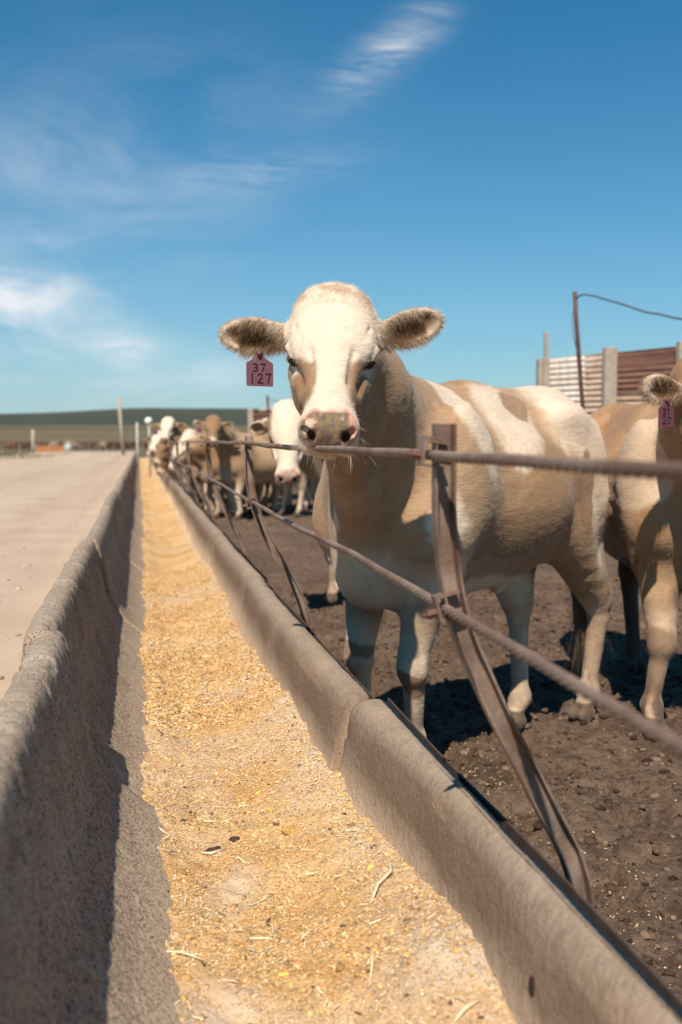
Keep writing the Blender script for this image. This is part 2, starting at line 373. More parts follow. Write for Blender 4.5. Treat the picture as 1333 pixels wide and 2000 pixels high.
def bunk_section(i, y0, y1, dx, dz, near, far):
    npf = 380 if near else (70 if not far else 34); pf = resample(PROF, npf); ny = 330 if near else (70 if not far else 8)
    # smooth the profile corners
    for _ in range(2 if near else 0): pf[1:-1] = (pf[:-2] + 2 * pf[1:-1] + pf[2:]) / 4
    ys = np.linspace(y0 + .006, y1 - .006, ny)
    tn = np.gradient(pf, axis=0); tn /= np.linalg.norm(tn, axis=1)[:, None]; nr = np.stack([-tn[:, 1], tn[:, 0]], 1)
    K, Yg = np.meshgrid(np.arange(npf), ys, indexing='ij'); K = K.ravel(); Yg = Yg.ravel()
    x = pf[K, 0]; z = pf[K, 1]; P3 = np.stack([x, Yg, z], 1)
    thin = .040 * sstep(x, .42, .50) * (1 - sstep(x, .580, .625)) * (sstep(-Yg, -2.72, -1.9) if i == 1 else .3)
    x = x + thin; left = sstep(-x, -.02, .1); d = .0035 * fbm(P3, 6, 3, 31 + i) + (.0035 * fbm(P3, 38, 3, 37) if not far else 0) * (.4 + left)
    # worn, chipped section ends
    e = np.minimum(Yg - y0, y1 - Yg); worn = np.exp(-e / .035); ch = .5 + .5 * vnoise(P3, 22, 40 + i)
    d = d - worn * ch * np.where(z > .38, .020, .006) - .006 * sstep(vnoise(P3, 14, 60 + i), .62, .8) * (z > .6) * left
    hole = np.zeros(len(x))
    if i == 1:
        hx = np.exp(-(((Yg - HOLE[0]) / .013) ** 2 + ((z - HOLE[1]) / .019) ** 2) ** 2) * (x > .45); hole = hx; d = d - .003 * hx
    x = x + nr[K, 0] * d + dx + .006 * np.sin(Yg * 2.1 + i) * (x > .4); z = z + nr[K, 1] * d + dz
    # flare of the hand-worn right wall
    V = np.stack([x, Yg, z], 1); ar = np.arange(npf - 1)[:, None] * ny + np.arange(ny - 1)[None]
    F = np.stack([ar, ar + ny, ar + ny + 1, ar + 1], -1).reshape(-1, 4)[:, ::-1]
    V = list(map(tuple, V)); F = list(map(tuple, F))
    for side, j in ((0, 0), (1, ny - 1)):      # end caps: strips down to the base line
        base = len(V)
        for k in range(npf): V.append((pf[k, 0] + dx, ys[j], -.03 + dz * 0))
        for k in range(npf - 1):
            q = (k * ny + j, (k + 1) * ny + j, base + k + 1, base + k); F.append(q if side == 0 else q[::-1])
    xs = np.array([v[0] for v in V]) - dx; zs = np.array([v[2] for v in V]) - dz; yy = np.array([v[1] for v in V])
    P3 = np.stack([xs, yy, zs], 1); nz = fbm(P3 * np.array([1, .45, 1]), 7, 4, 50 + i)
    rough = sstep(-xs, -.09, .03) * (.25 + .75 * sstep(zs, .715, .66)) * .95 + .12
    band = 1.1 * np.exp(-((zs - .415) / .050) ** 2) * (xs > .44) * (.55 + .8 * sstep(fbm(np.stack([xs * 0, yy, zs * .6], 1), 2.2, 3, 70 + i), -.35, .35))  # band below the lip: shade of the steep face painted with brown staining
    stain_shade = np.clip(band * .95 + (xs > .44) * .35 * sstep(nz, .05, .5) + .5 * (xs < 0) * sstep(nz, .1, .5) * (zs < .7) + np.exp(-np.minimum(yy - y0, y1 - yy) / .04) * .6 * (xs > .4) + .75 * (xs > .658) + .22 * (xs > .50) * (zs > .3), 0, 1)
    dust = np.clip((xs > .40) * sstep(zs, .37, .27) * .85 + (xs < .2) * (xs > -.1) * sstep(zs, .36, .24) * .65 + .35 * sstep(nz, .1, .5) * (zs > .44) * (xs > .5), 0, 1)
    if i == 1: hl_ = np.r_[hole, np.zeros(len(stain_shade) - len(hole))]; stain_shade = np.maximum(stain_shade, hl_ * 1.5); dust = dust * (1 - hl_)  # hole mask darkens the wall colour too, as shade inside the hole
    o = mesh('feed_bunk', V, F, CONC, smooth=True, attrs=dict(rough=rough, stain_shade=stain_shade, dust=dust))
    m = MB(); q = [(.6575 + dx, yy2, .440 + dz + .003 * math.sin(yy2 * 5)) for yy2 in np.linspace(y0 + .006, y1 - .006, 14 if not far else 3)]
    for a_, b_ in zip(q[:-1], q[1:]): m.add([(a_[0], a_[1], a_[2] - .03), (a_[0] + .005, a_[1], a_[2] - .03), (a_[0] + .005, a_[1], a_[2] + .045), (a_[0], a_[1], a_[2] + .045), (b_[0], b_[1], b_[2] - .03), (b_[0] + .005, b_[1], b_[2] - .03), (b_[0] + .005, b_[1], b_[2] + .045), (b_[0], b_[1], b_[2] + .045)], [(0, 1, 5, 4), (1, 2, 6, 5), (2, 3, 7, 6), (3, 0, 4, 7)])
    m.build('edge_strip', STRIP, o)
    return o
g = np.random.default_rng(5); labels = {0: 'rough concrete feed bunk section closest to the camera, filling the bottom of the view',
    1: 'concrete feed bunk section beside the front hooves of the closest steer, past the slanted joint',
    2: 'concrete feed bunk section where the foot of the second rail post stands', 3: 'concrete feed bunk section just past the second rail post, slightly blurred'}
NS = 27
for i in range(NS):
    y0 = Y0 + SL * i; y1 = y0 + SL
    dx = {0: 0, 1: .014, 2: -.022, 3: -.004}.get(i, float(g.uniform(-.012, .012))); dz = {1: .0, 2: -.004}.get(i, float(g.uniform(-.008, .008)))
    if i == 0: continue
    o = bunk_section(i, y0, y1, dx, dz, i in (1, 2), i > 7)
    if i == 1:   # oval lifting hole: a dark ellipsoid paints the shade inside it
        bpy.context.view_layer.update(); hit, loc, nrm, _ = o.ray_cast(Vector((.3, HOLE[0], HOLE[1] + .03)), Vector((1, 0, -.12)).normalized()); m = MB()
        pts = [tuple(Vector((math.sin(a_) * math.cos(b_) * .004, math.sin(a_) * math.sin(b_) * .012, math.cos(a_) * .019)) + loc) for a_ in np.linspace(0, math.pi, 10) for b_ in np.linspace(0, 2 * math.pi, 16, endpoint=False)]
        m.add(pts, [(r_ * 16 + c_, r_ * 16 + (c_ + 1) % 16, (r_ + 1) * 16 + (c_ + 1) % 16, (r_ + 1) * 16 + c_) for r_ in range(9) for c_ in range(16)]); m.build('lifting_hole_shade', CRK, o, smooth=True)
    if i - 1 in labels: tag(o, labels[i - 1], 'feed bunk', 'concrete feed bunk sections in line')
    elif i < 8: tag(o, 'concrete feed bunk section %s' % ['next to the third rail post, before the row of cattle', 'past the third rail post, blurred, still clear of cattle', 'short of the first cattle reaching in', 'where the first blurred cattle stand'][min(i - 5, 3)] if i > 4 else 'concrete feed bunk section between second and third rail posts', 'feed bunk', 'concrete feed bunk sections in line')
    else: tag(o, 'far blurred concrete feed bunk section running along the crowded cattle', 'feed bunk', 'concrete feed bunk sections in line')

# ---------------------------------------------------------------- feed in the bunk
def v3_(*a): return np.array(a, float)
def feedz(x, y):
    P3 = np.stack([x, y, x * 0], 1)
    right = sstep(x, .28, .50); left = sstep(-x, -.16, -.04)
    z = .192 + .055 * right + .05 * sstep(x, .36, .54) * sstep(-y, -2.9, -1.5) + .020 * left + .016 * fbm(P3, 2.1, 3, 81) + .020 * fbm(P3, 6, 3, 82) + .010 * fbm(P3, 22, 3, 83)
    heap = .045 * np.exp(-((y - 3.4) / .8) ** 2) * right + .03 * np.exp(-((y - 1.8) / .5) ** 2) * right + .02 * fbm(P3 * v3_(.1, 1, 1), .9, 2, 89) * right
    hollow = -.04 * np.exp(-((x - .13) / .11) ** 2 - ((y - 1.58) / .26) ** 2) - .022 * np.exp(-((x - .2) / .09) ** 2 - ((y - 2.25) / .16) ** 2) - .015 * np.exp(-((x - .2) / .1) ** 2 - ((y - 2.9) / .2) ** 2)
    return z + heap + hollow + .020 * fbm(P3 * v3_(.6, 1.3, 1), 3.2, 3, 88) * sstep(y, 4, 8)
xs_ = np.linspace(-.05, .60, 220); ys_ = np.concatenate([np.linspace(.4, 6, 900), np.linspace(6.02, 70, 420)])
P, F = grid(xs_, ys_, lambda U, V: np.stack([U, V, feedz(U, V)], 1))
pale = np.clip(np.clip(1.5 * np.exp(-((P[:, 0] - .13) / .12) ** 2 - ((P[:, 1] - 1.56) / .26) ** 2) + 1.1 * np.exp(-((P[:, 0] - .2) / .08) ** 2 - ((P[:, 1] - 2.28) / .14) ** 2) + .35 * fbm(P * v3_(1, 1, 0), 11, 3, 191) - .25, 0, 1) + .55 * sstep(P[:, 0], .40, .52) + .5 * sstep(fbm(P, 3, 3, 90), .1, .5), 0, 1)
tag(mesh('feed', P, F, FEED, attrs=dict(pale=pale)), kind='stuff')
def palemask(x, y):
    P3 = np.stack([x, y, x * 0], 1); n = .35 * fbm(P3, 11, 3, 191)
    return np.clip(1.5 * np.exp(-((x - .13) / .12) ** 2 - ((y - 1.56) / .26) ** 2) + 1.1 * np.exp(-((x - .2) / .08) ** 2 - ((y - 2.28) / .14) ** 2) + n - .25, 0, 1)
def flakes(n, seed, xr, yr, lo, hi, aspect, cols, wts, tilt=.5, bias=1.0, lift=.0015, zf=feedz, xpow=None):
    g = np.random.default_rng(seed); x = g.uniform(*xr, n); y = yr[0] + (yr[1] - yr[0]) * g.random(n) ** bias
    keep = (g.random(n) > palemask(x, y) * .93) & (g.random(n) > .55 * sstep(fbm(np.stack([x, y, x * 0], 1), 5, 3, 192), .0, .4)); x, y = x[keep], y[keep]; n = len(x)
    s = g.uniform(lo, hi, n); a = g.uniform(0, 6.28, n); asp = g.uniform(*aspect, n)
    u = np.stack([np.cos(a), np.sin(a), g.normal(0, tilt, n) * .6], 1); u /= np.linalg.norm(u, axis=1)[:, None]
    q = np.stack([-np.sin(a), np.cos(a), g.normal(0, tilt, n)], 1); q /= np.linalg.norm(q, axis=1)[:, None]
    w_ = np.cross(u, q); c = np.stack([x, y, zf(x, y) + lift + s * .2], 1)
    u = u * (s * asp / 2)[:, None]; q = q * (s / 2)[:, None]; w_ = w_ * (s * .22)[:, None]
    V = np.stack([c - u - q * .6, c + u - q * .7, c + u * .8 + q, c - u * .9 + q * .8, c + w_], 1).reshape(-1, 3)
    b = (np.arange(n) * 5)[:, None]; F = np.concatenate([b + np.array([[0, 1, 4]]), b + np.array([[1, 2, 4]]), b + np.array([[2, 3, 4]]), b + np.array([[3, 0, 4]])])
    cols = np.array(cols); k = g.choice(len(cols), n, p=np.array(wts) / sum(wts)); cc = np.repeat(cols[k] * g.uniform(.8, 1.15, (n, 1)), 5, 0)
    return V, F, cc
GR = [(.68, .41, .135), (.74, .33, .05), (.78, .60, .36), (.48, .27, .11), (.15, .09, .05), (.26, .24, .22), (.64, .44, .22)]
parts = [flakes(60000, 1, (-.035, .585), (.7, 3.6), .0014, .0042, (1, 1.8), GR, [5, 1.2, 5, 3, .9, .5, 5], bias=1.1),
         flakes(24000, 2, (-.035, .545), (3.6, 8.5), .003, .008, (1, 2), GR, [5, 1, 4, 3, 1.0, .3, 5], bias=1.4),
         flakes(11000, 3, (-.03, .54), (.7, 5.5), .0013, .0026, (5, 13), [(.84, .72, .5), (.7, .55, .34), (.4, .27, .15)], [3, 3, 1], tilt=.25),
         flakes(420, 4, (-.02, .53), (.8, 6), .006, .011, (1, 2.2), [(.13, .08, .05), (.22, .15, .09), (.86, .50, .10)], [3, 3, 2])]
# a few crumbs on the lips and along the rough left wall
parts.append(flakes(240, 9, (-.02, .53), (.9, 5.5), .0028, .0046, (6, 13), [(.80, .68, .48), (.68, .54, .36)], [1, 1], tilt=.3, lift=.004))
parts.append(clods(2600, (-.03, .54), (.8, 7), feedz, .0025, .009, 14, flat=.7, power=3, bias=1.3, cols=[(.55, .33, .13), (.62, .42, .2), (.40, .24, .1)]))
parts.append(flakes(2600, 8, (.665, 1.5), (1.2, 4.5), .003, .006, (1, 2), [(.6, .42, .2), (.5, .4, .28)], [1, 1], zf=penz))
off = 0; VV, FF, CC = [], [], []
for V, F, cc in parts: VV.append(V); FF.append(F + off); CC.append(cc); off += len(V)
tag(mesh('feed_grains', np.concatenate(VV), np.concatenate(FF), m_vcol('grain_flakes', .75, .25), smooth=False, colors=np.concatenate(CC)), kind='stuff')
# husks, cobs and clumps lying on the feed
HUSK = m_simple('dry_husk', (.62, .47, .30), .8, .2, 60, (.80, .68, .50), .3); DARK = m_simple('dark_dung_lump', (.035, .022, .016), .9, .2, 50, (.10, .065, .045), .8); CLUMP = m_simple('feed_clump', (.38, .22, .06), .9, .1, 90, (.55, .36, .14), .9)
def husk(pts, r, label):
    m = MB(); z = [p + (0,) for p in pts]
    q = [Vector((x, y, float(feedz(np.array([x]), np.array([y]))[0]) + h)) for (x, y, h) in pts]
    m.tube(q, [r * .4] + [r] * (len(q) - 2) + [r * .3], 6); tag(m.build('husk', HUSK, smooth=True), label, 'husk', 'pale husks and stalks on the feed')
husk([(.445, 1.95, .006), (.47, 2.0, .012), (.505, 2.03, .010), (.515, 2.07, .02)], .0035, 'long bent pale husk high on the right side of the feed')
husk([(.03, 1.96, .006), (.07, 1.95, .009), (.115, 1.93, .006)], .0032, 'tan broken stalk beside the left wall low in the view')
husk([(.015, 2.66, .005), (.04, 2.6, .007), (.065, 2.56, .005)], .0028, 'short stalk touching the left wall further up the feed')
husk([(.39, 1.72, .004), (.405, 1.76, .014), (.41, 1.8, .016)], .0026, 'thin pale husk standing in mid feed near the camera')
husk([(.47, 1.50, .004), (.50, 1.515, .010), (.525, 1.52, .005)], .0035, 'curled white husk at the lower right of the feed')
def lump(name, x, y, r, mat, label, cat, sx=1, sz=.6, seed=0):
    V, F, _ = clods(1, (0, 0.0001), (0, .0001), lambda a, b: a * 0, r, r + 1e-5, seed, flat=sz)
    bm = bpy.data.meshes.new(name); V = V * np.array([sx, 1, 1]); V[:, 2] += 0
    o = mesh(name, V, F, mat, smooth=True); s = o.modifiers.new('s', 'SUBSURF'); s.levels = s.render_levels = 3
    tx = bpy.data.textures.new('lump', 'CLOUDS'); tx.noise_scale = r * .5; d = o.modifiers.new('d', 'DISPLACE'); d.texture = tx; d.strength = r * .5
    o.location = (x, y, float(feedz(np.array([x]), np.array([y]))[0])); return tag(o, label, cat)
lump('dung_lump', .165, 2.495, .017, DARK, 'flat blackish lump on pale husk in the middle of the feed', 'lump', 1.5, .45, 3)
lump('dung_lump', .225, 2.55, .012, DARK, 'smaller dark lump just right of the blackish one on the feed', 'lump', 1.4, .5, 4)
lump('feed_clump', .365, 2.52, .030, CLUMP, 'mustard brown clump of caked feed near the right wall', 'clump', 1.0, .5, 5)
lump('dung_lump', .047, 2.24, .009, DARK, 'tiny dark crumb against the left wall of the bunk', 'lump', 1.1, .7, 6)
husk([(.135, 2.475, .004), (.16, 2.47, .006), (.195, 2.485, .005)], .004, 'pale husk under the blackish lump in the middle of the feed')

# ---------------------------------------------------------------- cattle: one continuous surface per body
def v3(*a): return np.array(a, float)
class SDF:
    def __init__(s, lo, hi, h):
        s.lo = np.array(lo, float); s.h = h; s.n = np.ceil((np.array(hi) - s.lo) / h).astype(int) + 1
        s.F = np.full(s.n, .25, np.float32)
    def sub(s, lo, hi):
        a = np.clip(np.floor((lo - s.lo) / s.h).astype(int), 0, s.n); b = np.clip(np.ceil((hi - s.lo) / s.h).astype(int) + 1, 0, s.n)
        if (b <= a).any(): return None
        ax = [(s.lo[i] + np.arange(a[i], b[i]) * s.h).astype(np.float32) for i in range(3)]
        return tuple(slice(a[i], b[i]) for i in range(3)), ax[0][:, None, None], ax[1][None, :, None], ax[2][None, None, :]
    def comb(s, sl, d, k, cut):
        f = s.F[sl]
        if cut:
            d = -d; hh = np.maximum(k - np.abs(f - d), 0) / k; s.F[sl] = np.maximum(f, d) + hh * hh * k * .25
        else:
            hh = np.maximum(k - np.abs(f - d), 0) / k; s.F[sl] = np.minimum(f, d) - hh * hh * k * .25
    def ell(s, c, r, k=.05, M=None, cut=False):
        c = np.array(c, float); r = np.array(r, float); m = max(r) if M is not None else r
        q = s.sub(c - m - k - .03, c + m + k + .03)
        if q is None: return
        sl, X, Y, Z = q; X = X - np.float32(c[0]); Y = Y - np.float32(c[1]); Z = Z - np.float32(c[2])
        if M is not None:   # rows of M are the ellipsoid axes
            A = [M[i][0] * X + M[i][1] * Y + M[i][2] * Z for i in range(3)]
        else: A = [X, Y, Z]
        k0 = np.sqrt(sum((A[i] / r[i]) ** 2 for i in range(3))) + 1e-6; k1 = np.sqrt(sum((A[i] / r[i] ** 2) ** 2 for i in range(3))) + 1e-6
        s.comb(sl, (k0 * (k0 - 1) / k1).astype(np.float32), k, cut)
    def cone(s, a, b, ra, rb, k=.04, wide=None, cut=False):
        """tapered capsule; wide = (axis, factor) flattens (<1) or widens (>1) the section along that axis"""
        a = np.array(a, float); b = np.array(b, float); m = max(ra, rb) * (max(1, wide[1]) if wide else 1) + k + .03
        q = s.sub(np.minimum(a, b) - m, np.maximum(a, b) + m)
        if q is None: return
        sl, X, Y, Z = q; ab = b - a; L2 = ab @ ab + 1e-9
        X = X - np.float32(a[0]); Y = Y - np.float32(a[1]); Z = Z - np.float32(a[2])
        t = np.clip((X * ab[0] + Y * ab[1] + Z * ab[2]) / L2, 0, 1)
        dx, dy, dz = X - t * ab[0], Y - t * ab[1], Z - t * ab[2]; d2 = dx * dx + dy * dy + dz * dz
        if wide:
            u, fct = np.array(wide[0], float), wide[1]; u = u / np.linalg.norm(u); p = dx * u[0] + dy * u[1] + dz * u[2]
            d2 = d2 - p * p + (p / fct) ** 2
        s.comb(sl, (np.sqrt(d2) - (ra + (rb - ra) * t)).astype(np.float32), k, cut)
    def mesh(s):
        F = s.F; ins = F < 0; nx, ny, nz = F.shape
        cnt = np.zeros((nx - 1, ny - 1, nz - 1), np.uint8)
        cor = [(i, j, k) for i in (0, 1) for j in (0, 1) for k in (0, 1)]
        for i, j, k in cor: cnt += ins[i:nx - 1 + i, j:ny - 1 + j, k:nz - 1 + k]
        act = np.argwhere((cnt > 0) & (cnt < 8)); idx = np.full(cnt.shape, -1, np.int32); idx[tuple(act.T)] = np.arange(len(act))
        val = {c: F[act[:, 0] + c[0], act[:, 1] + c[1], act[:, 2] + c[2]] for c in cor}
        S = np.zeros((len(act), 3)); N = np.zeros(len(act))
        for c in cor:
            for ax in range(3):
                if c[ax]: continue
                c2 = list(c); c2[ax] = 1; c2 = tuple(c2); a, b = val[c], val[c2]; m = (a < 0) != (b < 0)
                t = np.where(m, a / np.where(a == b, 1, a - b), 0); P = np.tile(np.array(c, float), (len(act), 1)); P[:, ax] = t
                S += P * m[:, None]; N += m
        V = s.lo + (act + S / N[:, None]) * s.h; Q = []
        for ax in range(3):
            sa = [slice(1, -1)] * 3; sa[ax] = slice(0, -1); sb = [slice(1, -1)] * 3; sb[ax] = slice(1, None)
            A, B = ins[tuple(sa)], ins[tuple(sb)]; o1, o2 = [q for q in range(3) if q != ax]
            e = np.argwhere(A != B); fl = A[tuple(e.T)]
            e = e + 1; e[:, ax] -= 1
            def at(d1, d2):
                q = e.copy(); q[:, o1] += d1; q[:, o2] += d2; return idx[tuple(q.T)]
            quad = np.stack([at(-1, -1), at(0, -1), at(0, 0), at(-1, 0)], 1)
            if ax == 1: fl = ~fl
            quad[~fl] = quad[~fl][:, ::-1]; Q.append(quad)
        Q = np.concatenate(Q); return V, Q[(Q >= 0).all(1)]
def relax(V, Q, it=2, lam=.5):
    E = np.concatenate([Q[:, [0, 1]], Q[:, [1, 2]], Q[:, [2, 3]], Q[:, [3, 0]]]); E = np.concatenate([E, E[:, ::-1]])
    n = len(V); cnt = np.bincount(E[:, 0], minlength=n)[:, None]
    for _ in range(it):
        for l in (lam, -lam * .9):
            A = np.stack([np.bincount(E[:, 0], V[E[:, 1], q], n) for q in range(3)], 1) / np.maximum(cnt, 1); V = V + l * (A - V)
    return V
def normals(V, Q):
    N = np.cross(V[Q[:, 2]] - V[Q[:, 0]], V[Q[:, 3]] - V[Q[:, 1]]); n = len(V)
    A = np.stack([sum(np.bincount(Q[:, c], N[:, q], n) for c in range(4)) for q in range(3)], 1)
    return A / (np.linalg.norm(A, axis=1)[:, None] + 1e-9)
def rot(ax, deg): return np.array(Matrix.Rotation(R(deg), 3, ax))

def cow_field(p, h):
    """p: pose. Local frame: x forward, y left, z up, origin on the ground between the front feet."""
    hl = p['head']; hp = np.array(hl['pos'], float)
    yaw, pitch, roll = hl['yaw'], hl['pitch'], hl.get('roll', 0)
    B = rot('Z', yaw) @ rot('X', roll)                     # head frame before pitch: fwd, left, up
    fw_, lf, up_ = B[:, 0], B[:, 1], B[:, 2]
    cp, sp = math.cos(R(pitch)), math.sin(R(pitch))
    a_ = fw_ * cp - up_ * sp; d_ = fw_ * sp + up_ * cp; S_ = hl.get('scale', 1.0)
    def hd(a, l, d): return hp + S_ * (a_ * a + lf * l + d_ * d)
    HM = np.stack([a_, lf, d_])
    xs = [-1.62, .6]; lo = v3(min(-1.62, hp[0] - .5), min(-.46, hp[1] - .4), -.03); hi = v3(max(.35, hp[0] + .62), max(.46, hp[1] + .4), max(1.62, hp[2] + .28))
    f = SDF(lo, hi, h); W = p.get('girth', 1.0)
    lat = ((0, 1, 0), .82)
    # trunk
    Lx = p.get('len', 1.0); up0 = p.get('lift', 0.0)
    def T(x, y, z): return (x * Lx if x < 0 else x, y, z + up0)
    f.ell(T(-.50, 0, .985), (.58 * Lx, .315 * W, .36), .10); f.ell(T(-.66, 0, .925), (.46 * Lx, .335 * W, .305), .10)
    cw = p.get('chestw', 1.0); f.ell(T(-.08, 0, .98), (.33, .27 * cw, .375), .10)
    f.cone(T(-.06, 0, 1.29), T(-.45, 0, 1.285), .10, .12, .12); f.cone(T(-.45, 0, 1.285), T(-1.05, 0, 1.30), .12, .115, .10)
    f.ell(T(-1.10, 0, 1.16), (.29, .240, .235), .10)
    for s in (-1, 1):
        f.ell(T(-.99, s * .195, 1.285), (.09, .055, .05), .11); f.ell(T(-1.34, s * .10, 1.22), (.07, .05, .055), .08)
        f.ell(T(-.05, s * .20 * cw, 1.02), (.16, .085, .30), .09, M=rot('Y', -14).T); f.ell(T(.07, s * .185 * cw, .87), (.125, .095, .15), .07)
        f.ell(T(-1.12, s * .155, .985), (.235, .112, .285), .09, M=rot('Y', 10).T)
    f.ell(T(.13, 0, .74), (.145, .135, .17), .09); f.cone((.18, 0, .68 + up0), (.02, 0, .60 + up0), .060, .07, .09)
    f.cone(T(-.2, 0, .635), T(-.95, 0, .74), .11, .10, .14); f.cone(T(-.80, 0, .60), T(-.74, 0, .55), .035, .028, .05)
    # tail head and tail
    tx = -.06 + 1.42 * (1 - Lx); f.cone(T(-1.22, 0, 1.36), T(-1.40, 0, 1.31), .045, .035, .07); tl = p.get('tail', 0)
    f.cone(T(-1.40, 0, 1.31), (-1.42 * Lx - .05, tl * .2, 1.10), .033, .027, .03); f.cone((-1.42 * Lx - .05, tl * .2, 1.10), (-1.42 * Lx - .05, tl, .62), .026, .016, .02)
    # neck
    hb = hd(.02, 0, -.055); n0 = v3(.02, 0, 1.08 + up0); mid = (n0 * .45 + hb * .55) + v3(.02, 0, .03 + p.get('neckup', 0))
    f.cone(n0 + v3(0, 0, .02), mid, .235, .155, .12, wide=(np.array([0, 1, 0]), .90)); f.cone(mid, hb, .155, .108, .09)
    f.cone(v3(-.08, 0, 1.31 + up0), mid + v3(-.02, 0, .085), .08, .075, .12); f.cone(mid + v3(0, 0, .07), hd(-.02, 0, .0), .085, .075, .08)
    thr = hd(.14, 0, -.125); f.cone(thr, v3(.17, 0, .84 + up0), .062, .085, .12); f.cone(v3(.17, 0, .88 + up0), v3(.16, 0, .64 + up0), .075, .06, .10)
    f.cone(v3(.10, .09, .98 + up0), mid + v3(0, .07, 0), .08, .05, .09); f.cone(v3(.10, -.09, .98 + up0), mid + v3(0, -.07, 0), .08, .05, .09)
    # legs
    lk = p.get('legk', 1.0)
    for nm, s in (('fl', 1), ('fr', -1)):
        fx, fy = p['feet'][nm]; sh = v3(.0, s * .18, .83 + up0); el = v3(-.04 + fx * .15, s * .17 + (fy - s * .17) * .2, .70 + up0)
        kn = v3(fx * .62 + p.get('knee', {}).get(nm, .02), s * .15 + (fy - s * .15) * .6, .375 + up0 * .45); ft = v3(fx - .01, fy, .125); hf = v3(fx + .035, fy, .045)
        f.cone(sh, el, lk * .120, lk * .098, .09); f.cone(el, kn + v3(-.004, 0, .07), lk * .096, lk * .056, .06); f.cone(el + v3(-.05, 0, .04), kn + v3(-.02, 0, .10), .05, .03, .05)
        f.ell(kn + v3(.008, 0, .0), (.056 * lk, .058 * lk, .074), .035); f.cone(kn + v3(0, 0, -.03), ft + v3(0, 0, .03), lk * .040, lk * .031, .03); f.cone(kn + v3(-.022, 0, -.05), ft + v3(-.018, 0, .03), .020, .020, .02)
        f.ell(ft, (.046, .046, .045), .03); f.cone(ft, hf + v3(-.01, 0, .03), .040, .040, .03)
        for q in (-1, 1):
            f.ell(hf + v3(.012, q * .028, -.012), (.058, .027, .040), .012); f.ell(ft + v3(-.042, q * .022, -.018), (.016, .013, .02), .01)
        f.ell(hf + v3(.0, 0, -.09), (.2, .2, .045), .005, cut=True)
    for nm, s in (('hl', 1), ('hr', -1)):
        fx, fy = p['feet'][nm]; st = v3(-1.0 * Lx + (fx + 1.1) * .3, s * .165 + (fy - s * .17) * .2, .80 + up0); hk = v3(fx - p.get('hockback', .075), s * .155 + (fy - s * .155) * .65, .455 + up0 * .4); ft = v3(fx - .01, fy, .135); hf = v3(fx + .035, fy, .045)
        f.cone(st, hk + v3(.03, 0, .07), lk * .118, lk * .068, .08, wide=((0, 1, 0), .9)); f.cone(T(-1.27, s * .13, .92), hk + v3(-.02, 0, .07), .075, .028, .08)
        f.ell(hk + v3(.006, 0, .0), (.055, .042, .068), .04); f.ell(hk + v3(-.035, 0, .045), (.028, .026, .035), .03)
        f.cone(hk + v3(.01, 0, -.03), ft + v3(0, 0, .03), lk * .041, lk * .033, .03); f.cone(hk + v3(-.02, 0, -.05), ft + v3(-.018, 0, .03), .022, .020, .02)
        f.ell(ft, (.048, .047, .047), .03); f.cone(ft, hf + v3(-.01, 0, .03), .041, .041, .03)
        for q in (-1, 1):
            f.ell(hf + v3(.012, q * .028, -.012), (.060, .027, .040), .012); f.ell(ft + v3(-.042, q * .022, -.018), (.016, .013, .02), .01)
        f.ell(hf + v3(.0, 0, -.09), (.2, .2, .045), .005, cut=True)
    # ribs, flank fold and brisket folds pressed in
    if h < .01:
        for i in range(0):
            x = -.24 - i * .085
            for s in (-1, 1): f.cone((x + .03, s * (.350 * W), 1.0), (x - .04, s * (.337 * W), .74), .010, .014, .06, cut=True)
        for s in (-1, 1):
            f.cone((-.30, s * .335, .80), (-.27, s * .27, .62), .018, .025, .06, cut=True); f.cone((-.84, s * .33 * W, 1.10), (-.90, s * .30, .80), .03, .03, .07, cut=True)
            pass
    # head ----------------------------------------------------------------
    e = lambda a, l, d, ra, rl, rd, k=.04, cut=False, M=None: f.ell(hd(a, l, d), S_ * v3(ra, rl, rd), k, M=HM if M is None else M, cut=cut)
    c = lambda A, B_, ra, rb, k=.03, wide=None, cut=False: f.cone(hd(*A), hd(*B_), ra * S_, rb * S_, k, wide, cut)
    e(.055, 0, .01, .125, .121, .102); e(-.010, 0, .040, .075, .100, .055, .05)
    e(.115, 0, .025, .145, .112, .080, .05); 
    for s in (-1, 1):
        e(.142, s * .080, .036, .060, .034, .036, .035)          # brow
        e(.145, s * .065, -.085, .12, .048, .085, .06); c((.17, s * .082, -.045), (.31, s * .058, -.012), .035, .024, .04)   # cheek, facial crest
        c((.22, s * .055, -.10), (.40, s * .028, -.075), .036, .028, .05)
    c((.16, 0, .01), (.40, 0, .005), .087, .056, .05); c((.20, 0, .055), (.42, 0, .028), .040, .036, .04, wide=(lf, 1.25))
    e(.415, 0, -.012, .066, .072, .058, .04)
    for s in (-1, 1):
        e(.440, s * .048, .012, .036, .034, .036, .025); e(.446, s * .050, -.042, .036, .030, .028, .03)
    e(.405, 0, -.078, .055, .050, .034, .03)
    PN = np.stack([a_ * .74 + d_ * .67, lf, a_ * .67 - d_ * .74]); e(.448, 0, .008, .034, .057, .058, .02, M=PN)                       # nose pad
    for s in (-1, 1):
        MN = np.stack([a_ * .8 + d_ * .25, lf * .8 + s * d_ * .6 * 0 + a_ * 0, d_]); 
        nd = rot('X', 0)
        f.ell(hd(.476, s * .045, .020), S_ * v3(.024, .0125, .018), .008, M=PN, cut=True); f.ell(hd(.462, s * .062, .026), S_ * v3(.016, .008, .012), .008, M=PN, cut=True)
    c((.452, -.058, -.050), (.462, 0, -.058), .006, .006, .008, cut=True); c((.452, .058, -.050), (.462, 0, -.058), .006, .006, .008, cut=True)
    c((.38, .072, -.052), (.452, .058, -.052), .007, .007, .012, cut=True); c((.38, -.072, -.052), (.452, -.058, -.052), .007, .007, .012, cut=True)
